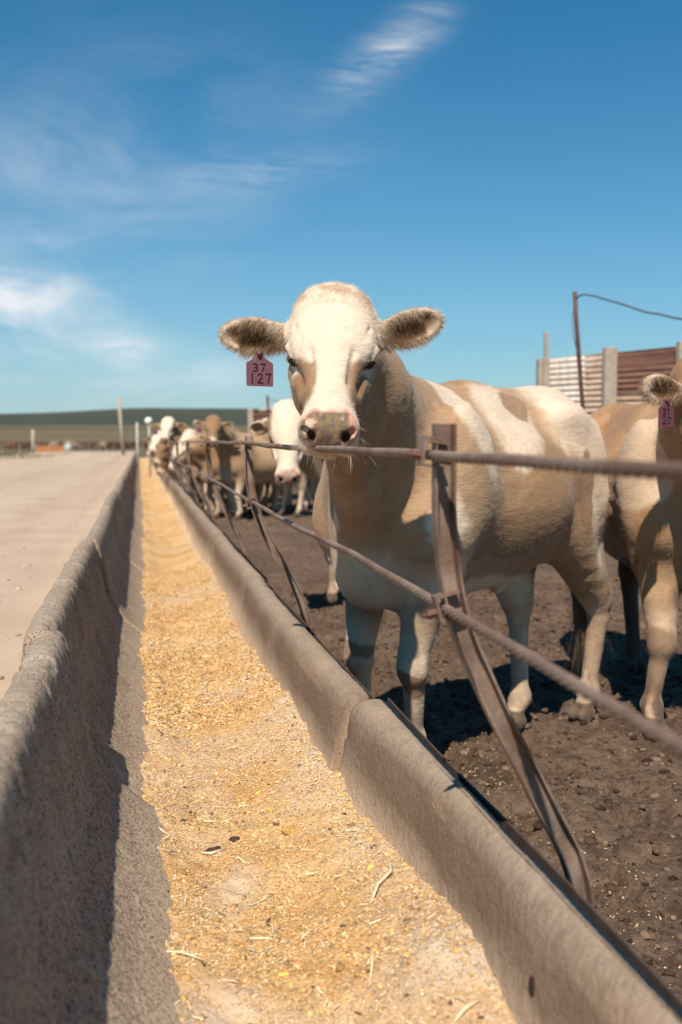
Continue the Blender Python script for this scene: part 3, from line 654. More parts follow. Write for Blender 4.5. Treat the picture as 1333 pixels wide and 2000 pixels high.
    EO = -.020; e_ = lambda a, *r, **k: e(a + EO, *r, **k); c_ = lambda A, B_, *r, **k: c((A[0] + EO, A[1], A[2]), (B_[0] + EO, B_[1], B_[2]), *r, **k)
    for s in (-1, 1):   # eye socket: slit, bulging lids
        e_(.205, s * .122, -.002, .045, .018, .030, .03, cut=True); e_(.172, s * .100, .010, .036, .026, .030, .02)
        c_((.140, s * .110, .018), (.170, s * .124, .030), .008, .0075, .010); c_((.170, s * .124, .030), (.206, s * .112, .022), .0075, .007, .010)
        c_((.142, s * .112, -.006), (.174, s * .121, -.013), .007, .007, .010); c_((.174, s * .121, -.013), (.210, s * .108, -.001), .007, .006, .010)
        e_(.175, s * .128, .009, .031, .022, .0135, .006, cut=True)
        c_((.222, s * .098, .010), (.320, s * .072, .018), .008, .008, .025, cut=True)     # tear groove
    if h < .01:   # fold of skin above the eye and the furrow down the nose side
        for s in (-1, 1):
            c_((.125, s * .102, .068), (.185, s * .082, .074), .003, .003, .014, cut=True)
            c_((.235, s * .060, .082), (.34, s * .047, .058), .004, .005, .018, cut=True)
    # ears: cupped leaves
    ears = []
    for s, key in ((1, 'ear_l'), (-1, 'ear_r')):
        ee = hl.get(key, {}); up = ee.get('up', 5); back = ee.get('back', 5); op = ee.get('open', 8)
        base = hd(.062, s * .112, -.012)
        u = lf * s * math.cos(R(up)) * math.cos(R(back)) + up_ * math.sin(R(up)) - fw_ * math.sin(R(back)); u /= np.linalg.norm(u)
        n_ = fw_ * math.cos(R(op)) - up_ * math.sin(R(op)); n_ = n_ - u * (n_ @ u); n_ /= np.linalg.norm(n_); w_ = np.cross(n_, u)
        eo = ee.get('out', .118); cen = base + u * eo * S_; Me = np.stack([u, w_, n_])
        f.cone(base, base + u * (eo - .063), .042 * S_, .033 * S_, .03)
        f.ell(cen, v3(.098, .052, .032) * S_, .02, M=Me); f.ell(cen + u * .012 + n_ * .030, v3(.084, .038, .034) * S_, .010, M=Me, cut=True)
        ears.append((cen, u, w_, n_, base))
    info = dict(hd=hd, a=a_, lf=lf, d=d_, S=S_, ears=ears, HM=HM, hp=hp, up=up_, fw=fw_)
    return f, info

def headcoords(P, I): return ((P - I['hp']) @ np.stack([I['a'], I['lf'], I['d']]).T) / I['S']
WHITE = v3(.70, .595, .475); CREAM = v3(.66, .53, .40); TAN = v3(.315, .195, .108); TAN2 = v3(.42, .285, .175); BROWN = v3(.20, .115, .062); PINK = v3(.62, .31, .24); GREY = v3(.055, .045, .04)
def lerp(c, d, t): return c * (1 - t[:, None]) + d * t[:, None]
def blobm(P, c, r, P2=None):
    q = (P - np.array(c)) / np.array(r); return (q ** 2).sum(1)
def coat(P, N, I, p):
    """coat colours by place on the animal; spots can carry painted shade"""
    kind = p.get('coat', 'tan'); sd_ = p.get('seed', 0); Hc = headcoords(P, I)
    J = P + .10 * np.stack([fbm(P, 3.5, 4, sd_ + 1), fbm(P, 3.5, 4, sd_ + 2), fbm(P, 3.5, 4, sd_ + 3)], 1) + .012 * np.stack([fbm(P, 40, 2, sd_ + 4), fbm(P, 40, 2, sd_ + 5), fbm(P, 40, 2, sd_ + 6)], 1)
    n1 = fbm(P * v3(1, 1, .6), 3, 4, sd_ + 8); n2 = fbm(P * v3(2.2, 1, 1), 14, 3, sd_ + 9)
    base = p.get('base', TAN); c = lerp(np.tile(base, (len(P), 1)), p.get('base2', TAN2), sstep(n1 + .3 * n2, -.3, .4))
    c = lerp(c, CREAM, .3 * sstep(P[:, 2], .75, .5))
    wm = np.zeros(len(P))
    for (cc, rr) in p.get('white', []): wm = np.maximum(wm, sstep(blobm(J, cc, rr) + .25 * n2, 1.55, .62))
    c = lerp(c, WHITE, wm * .9)
    legw = sstep(P[:, 2] + .05 * n1, .62, .52) * p.get('legwhite', .85); c = lerp(c, v3(.66, .535, .40), legw * .9); c = lerp(c, v3(.36, .27, .19), .5 * sstep(n2 + n1, -.05, .4) * sstep(P[:, 2], .75, .45))
    c = lerp(c, v3(.47, .335, .225), .8 * np.exp(-(((P[:, 0] - .22) / .22) ** 2 + (P[:, 1] / .22) ** 2 + ((P[:, 2] - .78) / .20) ** 2)) * (P[:, 0] > .05))
    for (cc, rr, col, amt) in p.get('spots', []): c = lerp(c, np.array(col), sstep(blobm(J, cc, rr), 1.15, .75) * amt)
    # mud on the lower legs and hooves
    mud = sstep(P[:, 2], .36, .08) * sstep(n2 + .5 * n1, -.1, .3) * p.get('mud', .55); c = lerp(c, v3(.10, .065, .045), mud)
    c = lerp(c, v3(.085, .060, .042), sstep(P[:, 2], .092, .080) * .9)
    tailm = (P[:, 0] < -1.40 * p.get('len', 1) - .01) & (P[:, 2] < 1.2) ; c = lerp(c, base * .75, tailm * .6)
    # head
    on = sstep(Hc[:, 0], -.16, -.08) * (np.abs(Hc[:, 1]) < .16) * (np.linalg.norm(Hc - v3(.2, 0, 0), axis=1) < .40)
    a, l, d = Hc.T; jl = l + .010 * fbm(P, 25, 3, sd_ + 31); ja = a + .012 * fbm(P, 18, 3, sd_ + 33)
    hc = p.get('face', 'blaze'); hcol = np.tile(base * .88, (len(P), 1))
    hcol = lerp(hcol, base, sstep(n1 + n2, -.4, .5) * .6)
    if hc == 'blaze':
        halfw = np.interp(ja, [-.1, .0, .10, .15, .195, .225, .255, .31, .36, .42, .5], [.10, .13, .16, .17, .13, .085, .052, .042, .056, .09, .12])
        wf = sstep(halfw - np.abs(jl), -.010, .016) * sstep(d, -.045, -.01); hcol = lerp(hcol, WHITE, wf)
        hcol = lerp(hcol, CREAM, .6 * sstep(np.abs(jl), .055, .115) * sstep(ja, .20, .06))
        hcol = lerp(hcol, WHITE * .95, sstep(ja, .355, .41))
        # pale lids and the pale patch below each eye, darker hair behind it
        for s in (-1, 1):
            hcol = lerp(hcol, WHITE * .9, .75 * np.exp(-(((ja - .182) / .035) ** 2 + ((l - s * .11) / .03) ** 2 + ((d + .026) / .018) ** 2)))
            hcol = lerp(hcol, BROWN, .45 * np.exp(-(((ja - .27) / .055) ** 2 + ((l - s * .082) / .028) ** 2 + ((d + .0) / .04) ** 2)))
        hcol = lerp(hcol, TAN2, .7 * np.exp(-(((ja + .02) / .045) ** 2)) * (d > .05) * sstep(fbm(P, 22, 3, 77), -.25, .15))
    elif hc == 'white': hcol = lerp(hcol, WHITE, sstep(.11 - np.abs(jl) + .1 * (ja > .3), -.01, .02) * sstep(d, -.08, -.03))
    elif hc == 'tan': hcol = lerp(hcol, CREAM, sstep(ja, .33, .43))
    c = lerp(c, hcol, on * (sstep(-d, .16, .10)))
    for s in (-1, 1):    # dark wet rims of the eyes
        q = np.sqrt(((a - .158) / .050) ** 2 + ((d - .010) / .020) ** 2); c = lerp(c, v3(.05, .03, .022), sstep(q, 1.2, .85) * (l * s > .085) * on)
    # muzzle: pink skin, grey pad smeared with feed
    pu = (a - .448) * .74 + (d - .008) * .67; pv = (a - .448) * .67 - (d - .008) * .74; padm = sstep(pu, .010, .018) * sstep(np.abs(pv), .060, .052) * (np.abs(l) < .085)
    pk = sstep(pu, .000, .010) * sstep(np.abs(pv), .068, .058); c = lerp(c, lerp(np.tile(WHITE * .9, (len(P), 1)), PINK, sstep(fbm(P, 30, 2, 5), -.5, .2)), pk * on * sstep(np.abs(l) , .088, .07))
    gr = sstep(fbm(P, 45, 3, sd_ + 40) + 9 * (.052 - np.abs(l)) + 3 * (pv + .025), -.22, .06) * padm; c = lerp(c, lerp(np.tile(v3(.145, .112, .082), (len(P), 1)), v3(.06, .045, .038), sstep(fbm(P, 38, 3, sd_ + 47) + 6 * (pv - .015), -.1, .3)), gr * .9 * p.get('grime', 1))
    yl = .75 * sstep(fbm(P, 110, 3, sd_ + 44), .02, .22) * padm * sstep(np.abs(l), .062, .045) * p.get('grime', 1); c = lerp(c, v3(.40, .27, .09), yl * .55)
    pv0 = (.476 - .448) * .67 - (.020 - .008) * .74; ho = np.minimum(np.sqrt(((l - .046) / .014) ** 2 + ((pv - pv0) / .021) ** 2), np.sqrt(((l + .046) / .014) ** 2 + ((pv - pv0) / .021) ** 2)); c = lerp(c, v3(.05, .02, .015), sstep(ho, 1.0, .75) * (pu > -.005) * on)
    c = lerp(c, v3(.30, .2, .06), .7 * sstep(fbm(P, 60, 2, 8), .0, .2) * (d < -.05) * (d > -.085) * sstep(a, .42, .44) * p.get('grime', 1) * (np.abs(l) < .04))
    # ears: tan outside, pale rim, dark hollow inside
    for (cen, u, w_, n_, base_) in I['ears']:
        q = P - cen; qu, qw, qn = q @ u / I['S'], q @ w_ / I['S'], q @ n_ / I['S']; ine = (np.abs(qu) < .13) & (np.abs(qw) < .075) & (np.abs(qn) < .06) & (qu > -.085)
        ec = lerp(np.tile(p.get('ear', TAN * .8), (len(P), 1)), BROWN, .5 * sstep(n2, -.3, .4)); rr = np.sqrt((qu / .10) ** 2 + (qw / .054) ** 2)
        front = (N @ n_ > -.15)
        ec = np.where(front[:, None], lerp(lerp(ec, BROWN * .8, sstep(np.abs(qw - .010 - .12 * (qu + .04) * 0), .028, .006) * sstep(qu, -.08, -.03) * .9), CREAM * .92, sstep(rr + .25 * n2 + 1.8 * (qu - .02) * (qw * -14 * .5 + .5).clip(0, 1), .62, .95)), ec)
        c = np.where(ine[:, None], ec, c)
    return np.clip(c, 0.01, 1)

def m_hide():
    m = Mat('short_cattle_hair', .78, .18); c = m.vcol()
    s1 = m.noise(30, 4, .65, stretch=(.35, 1, 1.0), rot=(0, 28, 0)); s2 = m.noise(120, 3, .7, stretch=(.22, 1, 1), rot=(0, 24, 0)); s3 = m.noise(9, 3)
    c = m.mix(m.rng(s2, .35, .7, 0, .34), c, (.55, .50, .45), 'MULTIPLY'); c = m.mix(m.rng(s1, .4, .7, 0, .25), c, (.68, .60, .52), 'MULTIPLY')
    c = m.mix(m.rng(s3, .45, .7, 0, .16), c, (.75, .62, .50), 'MULTIPLY')
    m.col(c); m.bump(s1, .35, .010); m.bump(s2, .55, .0035)
    m.b.inputs['Sheen Weight'].default_value = .12; m.b.inputs['Sheen Roughness'].default_value = .5
    return m.m
HIDE = m_hide()
EYE = Mat('wet_eye', .06, .6).col((.012, .008, .007)).m
TAGM = m_simple('purple_ear_tag_plastic', (.115, .040, .060), .5, .35, 30, (.14, .052, .075)); INK = m_simple('black_marker', (.018, .012, .014), .6)
HAIRM = m_vcol('coat_hair', .7, .2)

DIG = {'3': [[(.1, .9), (.5, 1), (.85, .85), (.8, .62), (.4, .52)], [(.4, .52), (.85, .42), (.88, .15), (.5, 0), (.1, .1)]], '7': [[(.05, .95), (.9, .97), (.6, .5), (.45, 0)]],
       '1': [[(.5, 1), (.48, 0)]], '2': [[(.1, .8), (.4, 1), (.8, .85), (.75, .6), (.1, .03), (.5, .06), (.95, .02)]], '0': [[(.5, 1), (.15, .75), (.12, .3), (.5, 0), (.85, .3), (.85, .75), (.5, 1)]],
       '4': [[(.3, 1), (.1, .45), (.85, .48)], [(.7, .9), (.68, 0)]], '8': [[(.5, .55), (.15, .8), (.5, 1), (.85, .8), (.5, .55), (.1, .25), (.5, 0), (.9, .25), (.5, .55)]]}
def ear_tag(parent, hang, right, down, face, rows, size=.074, detail=True):
    """plastic tag: bevelled plate with a neck, written numbers; right/down/face are unit vectors"""
    right, down, face = (Vector(q).normalized() for q in (right, down, face)); hang = Vector(hang)
    s = size; hw = s / 2
    out_ = [(-.16 * s, -.30 * s), (.16 * s, -.30 * s), (.20 * s, -.10 * s), (.36 * s, .02 * s), (hw, .10 * s), (hw, .92 * s), (hw - .04 * s, .96 * s), (-hw + .04 * s, .96 * s), (-hw, .92 * s), (-hw, .10 * s), (-.36 * s, .02 * s), (-.20 * s, -.10 * s)]
    th = .0016; V = []; n = len(out_)
    for sg in (1, -1):
        for (x, y) in out_: V.append(hang + right * x + down * (y + .3 * s) + face * th * sg)
    F = [tuple(range(n)), tuple(range(2 * n - 1, n - 1, -1))] + [(i, i + n, (i + 1) % n + n, (i + 1) % n) for i in range(n)]
    t = mesh('ear_tag', V, F, TAGM, parent, smooth=False)
    if detail:
        m = MB(); m.tube([hang + face * (.012) + down * .004, hang + face * .004 + down * .004], [.007, .009], 10); m.build('stud', TAGM, t, smooth=True)
    if rows:
        m = MB()
        for ri, (txt, cx_, cy_, hgt, wd) in enumerate(rows):
            for k, ch in enumerate(txt):
                ox = cx_ * s + (k - (len(txt) - 1) / 2) * wd * s * 1.25
                for st in DIG[ch]:
                    pts = [hang + right * (ox + (px - .5) * wd * s * (.6 if ch == '1' else 1)) + down * (.3 * s + cy_ * s + (.5 - py) * hgt * s) + face * (th + .0008) for px, py in st]
                    m.tube(pts, .026 * s, 5)
        m.build('number', INK, t)
    return t
def strands(name, parent, roots, dirs, lens, width, cols, mat=None, seg=3, droop=.3, seedn=3, curl=.2):
    g = np.random.default_rng(seedn); n = len(roots); dirs = dirs / (np.linalg.norm(dirs, axis=1)[:, None] + 1e-9)
    side = np.cross(dirs, g.normal(size=(n, 3))); side /= np.linalg.norm(side, axis=1)[:, None] + 1e-9
    bend = g.normal(size=(n, 3)) * curl; V = []; 
    for k in range(seg + 1):
        t = k / seg; c = roots + dirs * (lens * t)[:, None] + (bend * (lens * t * t)[:, None]) + np.array([0, 0, -1.0]) * (lens * t * t * droop)[:, None]
        wv = (width * (1 - .9 * t)) if not hasattr(width, '__len__') else width * (1 - .9 * t)
        wv = np.broadcast_to(wv, (n,))[:, None]; V += [c - side * wv / 2, c + side * wv / 2]
    V = np.stack(V, 1); m = 2 * (seg + 1); b = (np.arange(n) * m)[:, None]
    F = np.concatenate([b + np.array([[2 * k, 2 * k + 1, 2 * k + 3, 2 * k + 2]]) for k in range(seg)])
    return mesh(name, V.reshape(-1, 3), F, mat or HAIRM, parent, smooth=True, colors=np.repeat(cols, m, 0))

def make_cow(p, h, label, detail=2):
    f, I = cow_field(p, h); V, Q = f.mesh(); del f
    V = relax(V, Q, 2 if h < .012 else 1); N = normals(V, Q)
    if h < .01:
        V = V + N * (.0016 * fbm(V * v3(.6, 1, 1), 26, 2, 3) * (V[:, 2] > .08))[:, None]
        if p.get('fold'):   # crusted folds of hide round the near hock
            for (cc, rr, am, fr) in p['fold']:
                wgt = np.exp(-blobm(V, cc, rr)); wv = np.sin((V[:, 2] + .10 * V[:, 0] + .025 * fbm(V, 12, 3, 9)) * fr); V = V + N * (am * wgt * (wv + .6 * fbm(V, 30, 3, 4)))[:, None]
        N = normals(V, Q)
    cc = coat(V, N, I, p)
    root = empty('cow'); root.location.z = -.1; tag(root, label, 'cow', 'pale tan feedlot cattle behind the rail')
    mesh('body', V, Q, HIDE, root, colors=cc)
    # eyes
    if detail >= 1:
        for s in (-1, 1):
            bm = MB(); ctr = I['hd'](.155, s * .1045, .009); r = .0215 * I['S']; seg, rg = (20, 14) if detail > 1 else (8, 6)
            pts = []; 
            for i in range(rg + 1):
                th = math.pi * i / rg
                for j in range(seg): a = 2 * math.pi * j / seg; pts.append(tuple(ctr + r * v3(math.sin(th) * math.cos(a), math.sin(th) * math.sin(a), math.cos(th))))
            bm.add(pts, [(i * seg + j, i * seg + (j + 1) % seg, (i + 1) * seg + (j + 1) % seg, (i + 1) * seg + j) for i in range(rg) for j in range(seg)])
            bm.build('eye', EYE, root, smooth=True)
    # tail switch
    tl = p.get('tail', 0); g = np.random.default_rng(9 + p.get('seed', 0)); n = {2: 900, 1: 160, 0: 50}[detail]
    rts = v3(-1.42 * p.get('len', 1) - .05, tl, .66) + g.normal(size=(n, 3)) * v3(.014, .014, .06); col = np.array(p.get('switch', (.22, .14, .09))) * g.uniform(.6, 1.2, (n, 1))
    strands('tail_switch', root, rts, v3(-.05, 0, -1) + g.normal(size=(n, 3)) * .12, g.uniform(.12, .30, n), {2: .0018, 1: .005, 0: .012}[detail], col, seedn=4)
    return root, I, V, N, cc
# ---------------------------------------------------------------- rail posts, clamps and wire ropes
PATH = [(.503, 1.232), (.503, 1.16), (.505, 1.06), (.516, .96), (.540, .87), (.575, .79), (.625, .69), (.672, .60), (.715, .52), (.748, .45), (.764, .38), (.768, .28), (.768, .02)]
def catmull(pts, k=6):
    P = [np.array(q, float) for q in pts]; P = [2 * P[0] - P[1]] + P + [2 * P[-1] - P[-2]]; o = []
    for i in range(1, len(P) - 2):
        for t in np.linspace(0, 1, k, endpoint=False):
            a, b, c, d = P[i - 1:i + 3]; o.append(.5 * (2 * b + (c - a) * t + (2 * a - 5 * b + 4 * c - d) * t ** 2 + (3 * b - a - 3 * c + d) * t ** 3))
    o.append(P[-2]); return o
SEC = [(-.0185, -.014), (-.0145, -.014), (-.0135, .0095), (.0135, .0095), (.0155, -.010), (.0195, -.010), (.0185, .0145), (-.0175, .0145)]   # rolled channel, open to the road
def rail_post(y, label, dx=0, lean=0, near=False):
    root = empty('rail_post', (.768 + dx, y, 0)); tag(root, label, 'post', 'bent steel channel posts carrying the two ropes')
    pts = catmull(PATH, 6 if near else 3); n = len(pts); V, F = [], []; m = len(SEC)
    for i, p in enumerate(pts):
        t = pts[min(i + 1, n - 1)] - pts[max(i - 1, 0)]; t /= np.linalg.norm(t); nx, nz = -t[1], t[0]
        wob = .0035 * math.sin(i * .55 + y * 3)
        for (u, w_) in SEC: V.append((p[0] - .768 + nx * u + (1.232 - p[1]) * 0 + wob * .4, w_ + wob + lean * (p[1] - .4), p[1] + nz * u))
    for i in range(n - 1):
        for k in range(m): a = i * m + k; b = i * m + (k + 1) % m; F.append((a, b, b + m, a + m))
    F += [tuple(range(m))[::-1], tuple(range((n - 1) * m, n * m))]
    mesh('channel_bar', V, F, STEEL, root, smooth=False)
    for (zc, xc, big) in ((1.180, .480, 1), (.921, .508, 0)):   # strap clamps round the ropes
        b = MB(); s = 1.0; X = xc - .768; Z = zc; th = .005; wd = .024; yo = lean * (zc - .4)
        Rt = Matrix.Rotation(R(8 if big else -14), 3, 'Y')
        def bx(cx, cz, dx_, dz_): v = Rt @ Vector((cx, 0, cz)); b.box((X + v.x, yo - .002, Z + v.z), (dx_, wd, dz_), Rt)
        bx(-.016, .002, th, .036); bx(.004, .0225, .045, th); bx(.004, -.0185, .045, th); 
        if big: bx(-.002, .028, .034, .004)
        c = b.build('clamp', STEEL, root)
        nb = MB(); v = Rt @ Vector((-.027, 0, -.004)); q = Vector((X, yo, Z)) + v
        nb.tube([q + Rt @ Vector((-.008, 0, 0)), q + Rt @ Vector((.010, 0, 0))], .0085, 6); nb.tube([q + Rt @ Vector((-.016, 0, 0)), q + Rt @ Vector((.004, 0, 0))], .0042, 8); nb.build('bolt', RUST, c)
    return root
YS = [1.66, 4.68, 7.85, 11.0, 14.1, 17.2, 20.3, 23.4, 26.5, 29.6, 33, 37]
PL = ['bent steel channel rail post in the foreground with a rusty foot behind the bunk lip', 'second rail post, thin and curved, left of the closest steer\'s chest', 'third rail post, beyond the second and slightly blurred',
      'fourth rail post, blurred, in front of the cow facing the camera']
for i, y in enumerate(YS):
    rail_post(y, PL[i] if i < 4 else 'far blurred rail post among the crowded cattle along the bunk', dx=[0, -.012, .01, 0][i] if i < 4 else 0, lean=[0, .02, -.03, .03][i % 4], near=i == 0)
def rope(name, label, path, r0):
    yy = np.concatenate([np.arange(.25, 5.2, .0035), np.arange(5.2, 9, .02), np.linspace(9, 45, 60)]); P = np.array(path)
    x = np.interp(yy, P[:, 1], P[:, 0]); z = np.interp(yy, P[:, 1], P[:, 2]); 
    k = np.ones(25) / 25; xs = x.copy(); zs = z.copy(); wob = .003 * np.sin(yy * 3.1) * (yy < 12) + .0012 * np.sin(yy * 11)
    n = 24; th = np.arange(n) * 2 * np.pi / n; lay = np.where(yy < 5.2, 1, 0)[:, None]
    smooth_ = ((yy > 3.75) & (yy < 3.95))[:, None]
    rr = r0 + lay * (~smooth_) * .0011 * np.sin(6 * th[None] - 2 * np.pi * yy[:, None] / .024) + smooth_ * .0015
    V = np.stack([x[:, None] + rr * np.cos(th), np.repeat(yy[:, None], n, 1), (z + wob * .6)[:, None] + rr * np.sin(th)], -1).reshape(-1, 3)
    a = np.arange(len(yy) - 1)[:, None] * n + np.arange(n)[None]; b = np.arange(len(yy) - 1)[:, None] * n + (np.arange(n) + 1)[None] % n
    F = np.stack([a, a + n, b + n, b], -1).reshape(-1, 4); gv = np.repeat(lay, n, 1) * sstep(-np.sin(6 * th[None] - 2 * np.pi * yy[:, None] / .024), .1, .8); return tag(mesh(name, V, F, CABLE, attrs=dict(groove=gv.ravel())), label, 'wire rope')
rope('wire_rope', 'upper rusty wire rope crossing just under the closest steer\'s muzzle', [(.484, .2, 1.172), (.486, .9, 1.173), (.482, 1.35, 1.178), (.482, 1.66, 1.181), (.480, 2.4, 1.181), (.478, 3.1, 1.185), (.468, 4.68, 1.199), (.48, 7.85, 1.21), (.49, 45, 1.2)], .0082)
rope('wire_rope', 'lower rusty wire rope crossing in front of the closest steer\'s chest', [(.508, .2, .900), (.510, .9, .906), (.508, 1.35, .916), (.507, 1.66, .921), (.506, 2.45, .928), (.505, 3.27, .924), (.505, 4.9, .928), (.51, 7.85, .940), (.52, 45, .93)], .0078)

# ---------------------------------------------------------------- windbreak fences, poles, yard things
WOODP = m_simple('grey_weathered_wood', (.30, .25, .21), .9, .15, 9, (.42, .36, .30), .4)
def m_corr(name, a, b, c):
    m = Mat(name, .6, .35); n1 = m.noise(2.2, 5, .65, stretch=(.6, .6, 2.2)); n2 = m.noise(18, 4, .6, stretch=(1, 1, .2))
    col = m.ramp(n1, [(.35, a), (.52, b), (.68, c)]); m.col(m.mix(m.rng(n2, .45, .7, 0, .35), col, (.12, .06, .04))); return m.m
CW = m_corr('white_corrugated_sheet', (.46, .40, .34), (.56, .51, .45), (.62, .58, .54)); CT = m_corr('tan_corrugated_sheet', (.24, .15, .105), (.36, .26, .19), (.44, .35, .27)); CR = m_corr('rusty_corrugated_sheet', (.085, .035, .027), (.15, .07, .05), (.22, .12, .085)); CP = m_corr('pale_rusty_sheet', (.30, .21, .15), (.40, .31, .24), (.48, .40, .33))
def sheet(parent, A, B, za, zb, z0a, z0b, mat, amp=.011, pitch=.076, y_off=0):
    """corrugated sheet from A to B, ribs running sideways, with real waves and 1 mm thickness"""
    A = np.array(A, float); B = np.array(B, float); d = (B - A) / np.linalg.norm(B - A); nrm = np.array([d[1], -d[0]]); n = int((max(za, zb) - min(z0a, z0b)) / pitch * 8)
    V, F = [], []
    for sgn in (0, 1):
        for i in range(n + 1):
            t = i / n
            for (Pt, z1, z0) in ((A, za, z0a), (B, zb, z0b)):
                z = z0 + (z1 - z0) * t; o = amp * math.sin(2 * math.pi * z / pitch) + y_off - sgn * .002; V.append((Pt[0] + nrm[0] * o, Pt[1] + nrm[1] * o, z))
    for sgn in (0, 1):
        b = sgn * 2 * (n + 1)
        for i in range(n): q = (b + 2 * i, b + 2 * i + 1, b + 2 * i + 3, b + 2 * i + 2); F.append(q if not sgn else q[::-1])
    return mesh('corrugated_sheet', V, F, mat, parent)
def wpost(parent, x, y, z, sx=.14, sy=.10, name='wooden_post'):
    m = MB(); m.box((x, y, z / 2), (sx, sy, z), None); o = m.build(name, WOODP, parent); bv = o.modifiers.new('b', 'BEVEL'); bv.width = .008; bv.segments = 2; return o
fr = empty('windbreak_fence', (6.0, 12.6, 0)); tag(fr, 'corrugated iron windbreak fence with white and rusty sheets behind the cattle at right', 'windbreak fence')
def rel(o, pts): return o
def shift(parent, objs):
    for o in objs: o.location = -Vector(parent.location)
A0, A1, A2, A3 = (5.40, 13.22), (6.07, 12.60), (6.78, 12.0), (8.6, 10.5)
mid = (5.40 + .67 * .64, 13.22 - .62 * .64)
ob = [sheet(fr, A0, mid, 2.335, 2.36, 1.60, 1.60, CW, y_off=.02), sheet(fr, mid, A1, 2.36, 2.385, 1.60, 1.60, CP, y_off=.02), sheet(fr, A0, A1, 1.60, 1.60, .05, .05, CT), 
      sheet(fr, A1, A2, 2.375, 2.425, 1.86, 1.86, CR, y_off=.02), sheet(fr, A1, A2, 1.86, 1.86, .05, .05, CT), sheet(fr, A2, A3, 2.42, 2.45, .05, .05, CT, y_off=.01)]
for (x, y), z, s_ in ((A0, 2.33, .16), (A1, 2.44, .17), (A2, 2.47, .17), (A3, 2.5, .17)): ob.append(wpost(fr, x - .04, y - .08, z, s_, .10))
ob.append(wpost(fr, 5.37, 13.06, 2.68, .055, .05)); shift(fr, ob)
ff = empty('windbreak_fence', (4.5, 33.5, 0)); tag(ff, 'distant reddish corrugated windbreak fence left of the closest steer\'s head', 'windbreak fence')
B0, B1, B2, B3, B4 = (3.76, 35), (4.5, 33.5), (5.2, 32), (5.95, 30.5), (6.8, 28.9)
ob = [sheet(ff, B0, B1, 2.27, 2.29, 1.75, 1.75, CR, amp=.02, pitch=.15), sheet(ff, B0, B1, 1.75, 1.75, .05, .05, CP, amp=.02, pitch=.15), sheet(ff, B1, B2, 2.29, 2.31, .05, .05, CT, amp=.02, pitch=.15), sheet(ff, B2, B3, 2.32, 2.33, .05, .05, CR, amp=.02, pitch=.15), sheet(ff, B3, B4, 2.3, 2.3, .05, .05, CT, amp=.02, pitch=.15)]
for (x, y) in (B0, B1, B2, B3, B4): ob.append(wpost(ff, x - .04, y - .10, 2.36, .18, .12))
shift(ff, ob)
def pole(name, label, pts, r, mat, cat='pole', group=None, extra=None, sides=10):
    m = MB(); m.tube(pts, r, sides); o = m.build(name, mat, smooth=True); tag(o, label, cat, group); return o
pole('pipe_pole', 'thin rusty leaning pipe pole in front of the corrugated windbreak fence', [(4.637, 10.5, 2.83), (4.66, 10.5, 2.5), (4.70, 10.5, 2.1), (4.745, 10.5, 1.64), (4.86, 10.5, 0)], .024, RUST)
WIRE = m_simple('blue_grey_wire', (.10, .13, .16), .6, .3)
pole('cable', 'blue grey cable drooping from the top of the rusty pipe pole to the right', catmull([(4.64, 10.48, 2.76), (4.68, 10.4, 2.785), (4.74, 10.3, 2.765), (4.80, 10.1, 2.70), (4.87, 9.8, 2.605), (4.94, 9.5, 2.50), (5.0, 9.3, 2.45), (5.07, 9.0, 2.372), (5.2, 8.5, 2.31), (5.6, 7.0, 2.5)], 5), .011, WIRE, 'cable')
pole('loose_wire', 'thin wire looping down the left side of the rusty pipe pole', catmull([(4.63, 10.46, 2.70), (4.60, 10.45, 2.6), (4.595, 10.45, 2.45), (4.62, 10.45, 2.3), (4.675, 10.47, 2.15)], 5), .004, WIRE, 'wire')
pole('pipe_pole', 'distant thin rusty pole above the far windbreak fence', [(4.44, 36, 2.86), (4.56, 36, .0)], .05, RUST)
pole('cable', 'faint cable running right from the distant rusty pole', catmull([(4.45, 35.9, 2.74), (4.6, 34.5, 2.60), (4.75, 32.5, 2.42), (5.0, 30, 2.38), (5.3, 27, 2.3)], 4), .012, WIRE, 'cable')
GAL = m_simple('galvanised_steel', (.34, .33, .32), .5, .4, 20, (.46, .45, .43)); GAL
pole('utility_pole', 'tall leaning wooden pole standing on the skyline left of the cattle', [(-1.69, 90, 5.15), (-1.32, 90, .0)], [.13, .17], WOODP)
pole('fence_pole', 'short grey wooden pole at the left edge near the orange panel', [(-10.73, 110, 2.55), (-10.77, 110, -.1)], .17, WOODP)
pole('marker_pole', 'slim pale pole just left of the bunk vanishing in the distance', [(-.076, 40, 1.98), (-.07, 40, 0)], .045, GAL)
lp = empty('yard_lamp', (.30, 30, 0)); tag(lp, 'small round white lamp on a thin post at the head of the cattle row', 'lamp')
m = MB(); m.tube([(0, 0, 0), (0, 0, 1.2), (-.03, 0, 1.74)], .03, 8); m.build('pole', GAL, lp, True)
m = MB(); pts_ = [(math.sin(t) * .10, math.cos(t) * .10) for t in np.linspace(.3, math.pi, 10)]
for i in range(len(pts_) - 1): pass
m.tube([(-.03, 0, 1.72), (-.03, 0, 1.76), (-.03, 0, 1.84), (-.03, 0, 1.90), (-.03, 0, 1.93)], [.04, .09, .115, .09, .03], 14); m.build('lamp_shade', m_simple('white_enamel', (.72, .74, .74), .4, .4), lp, True)
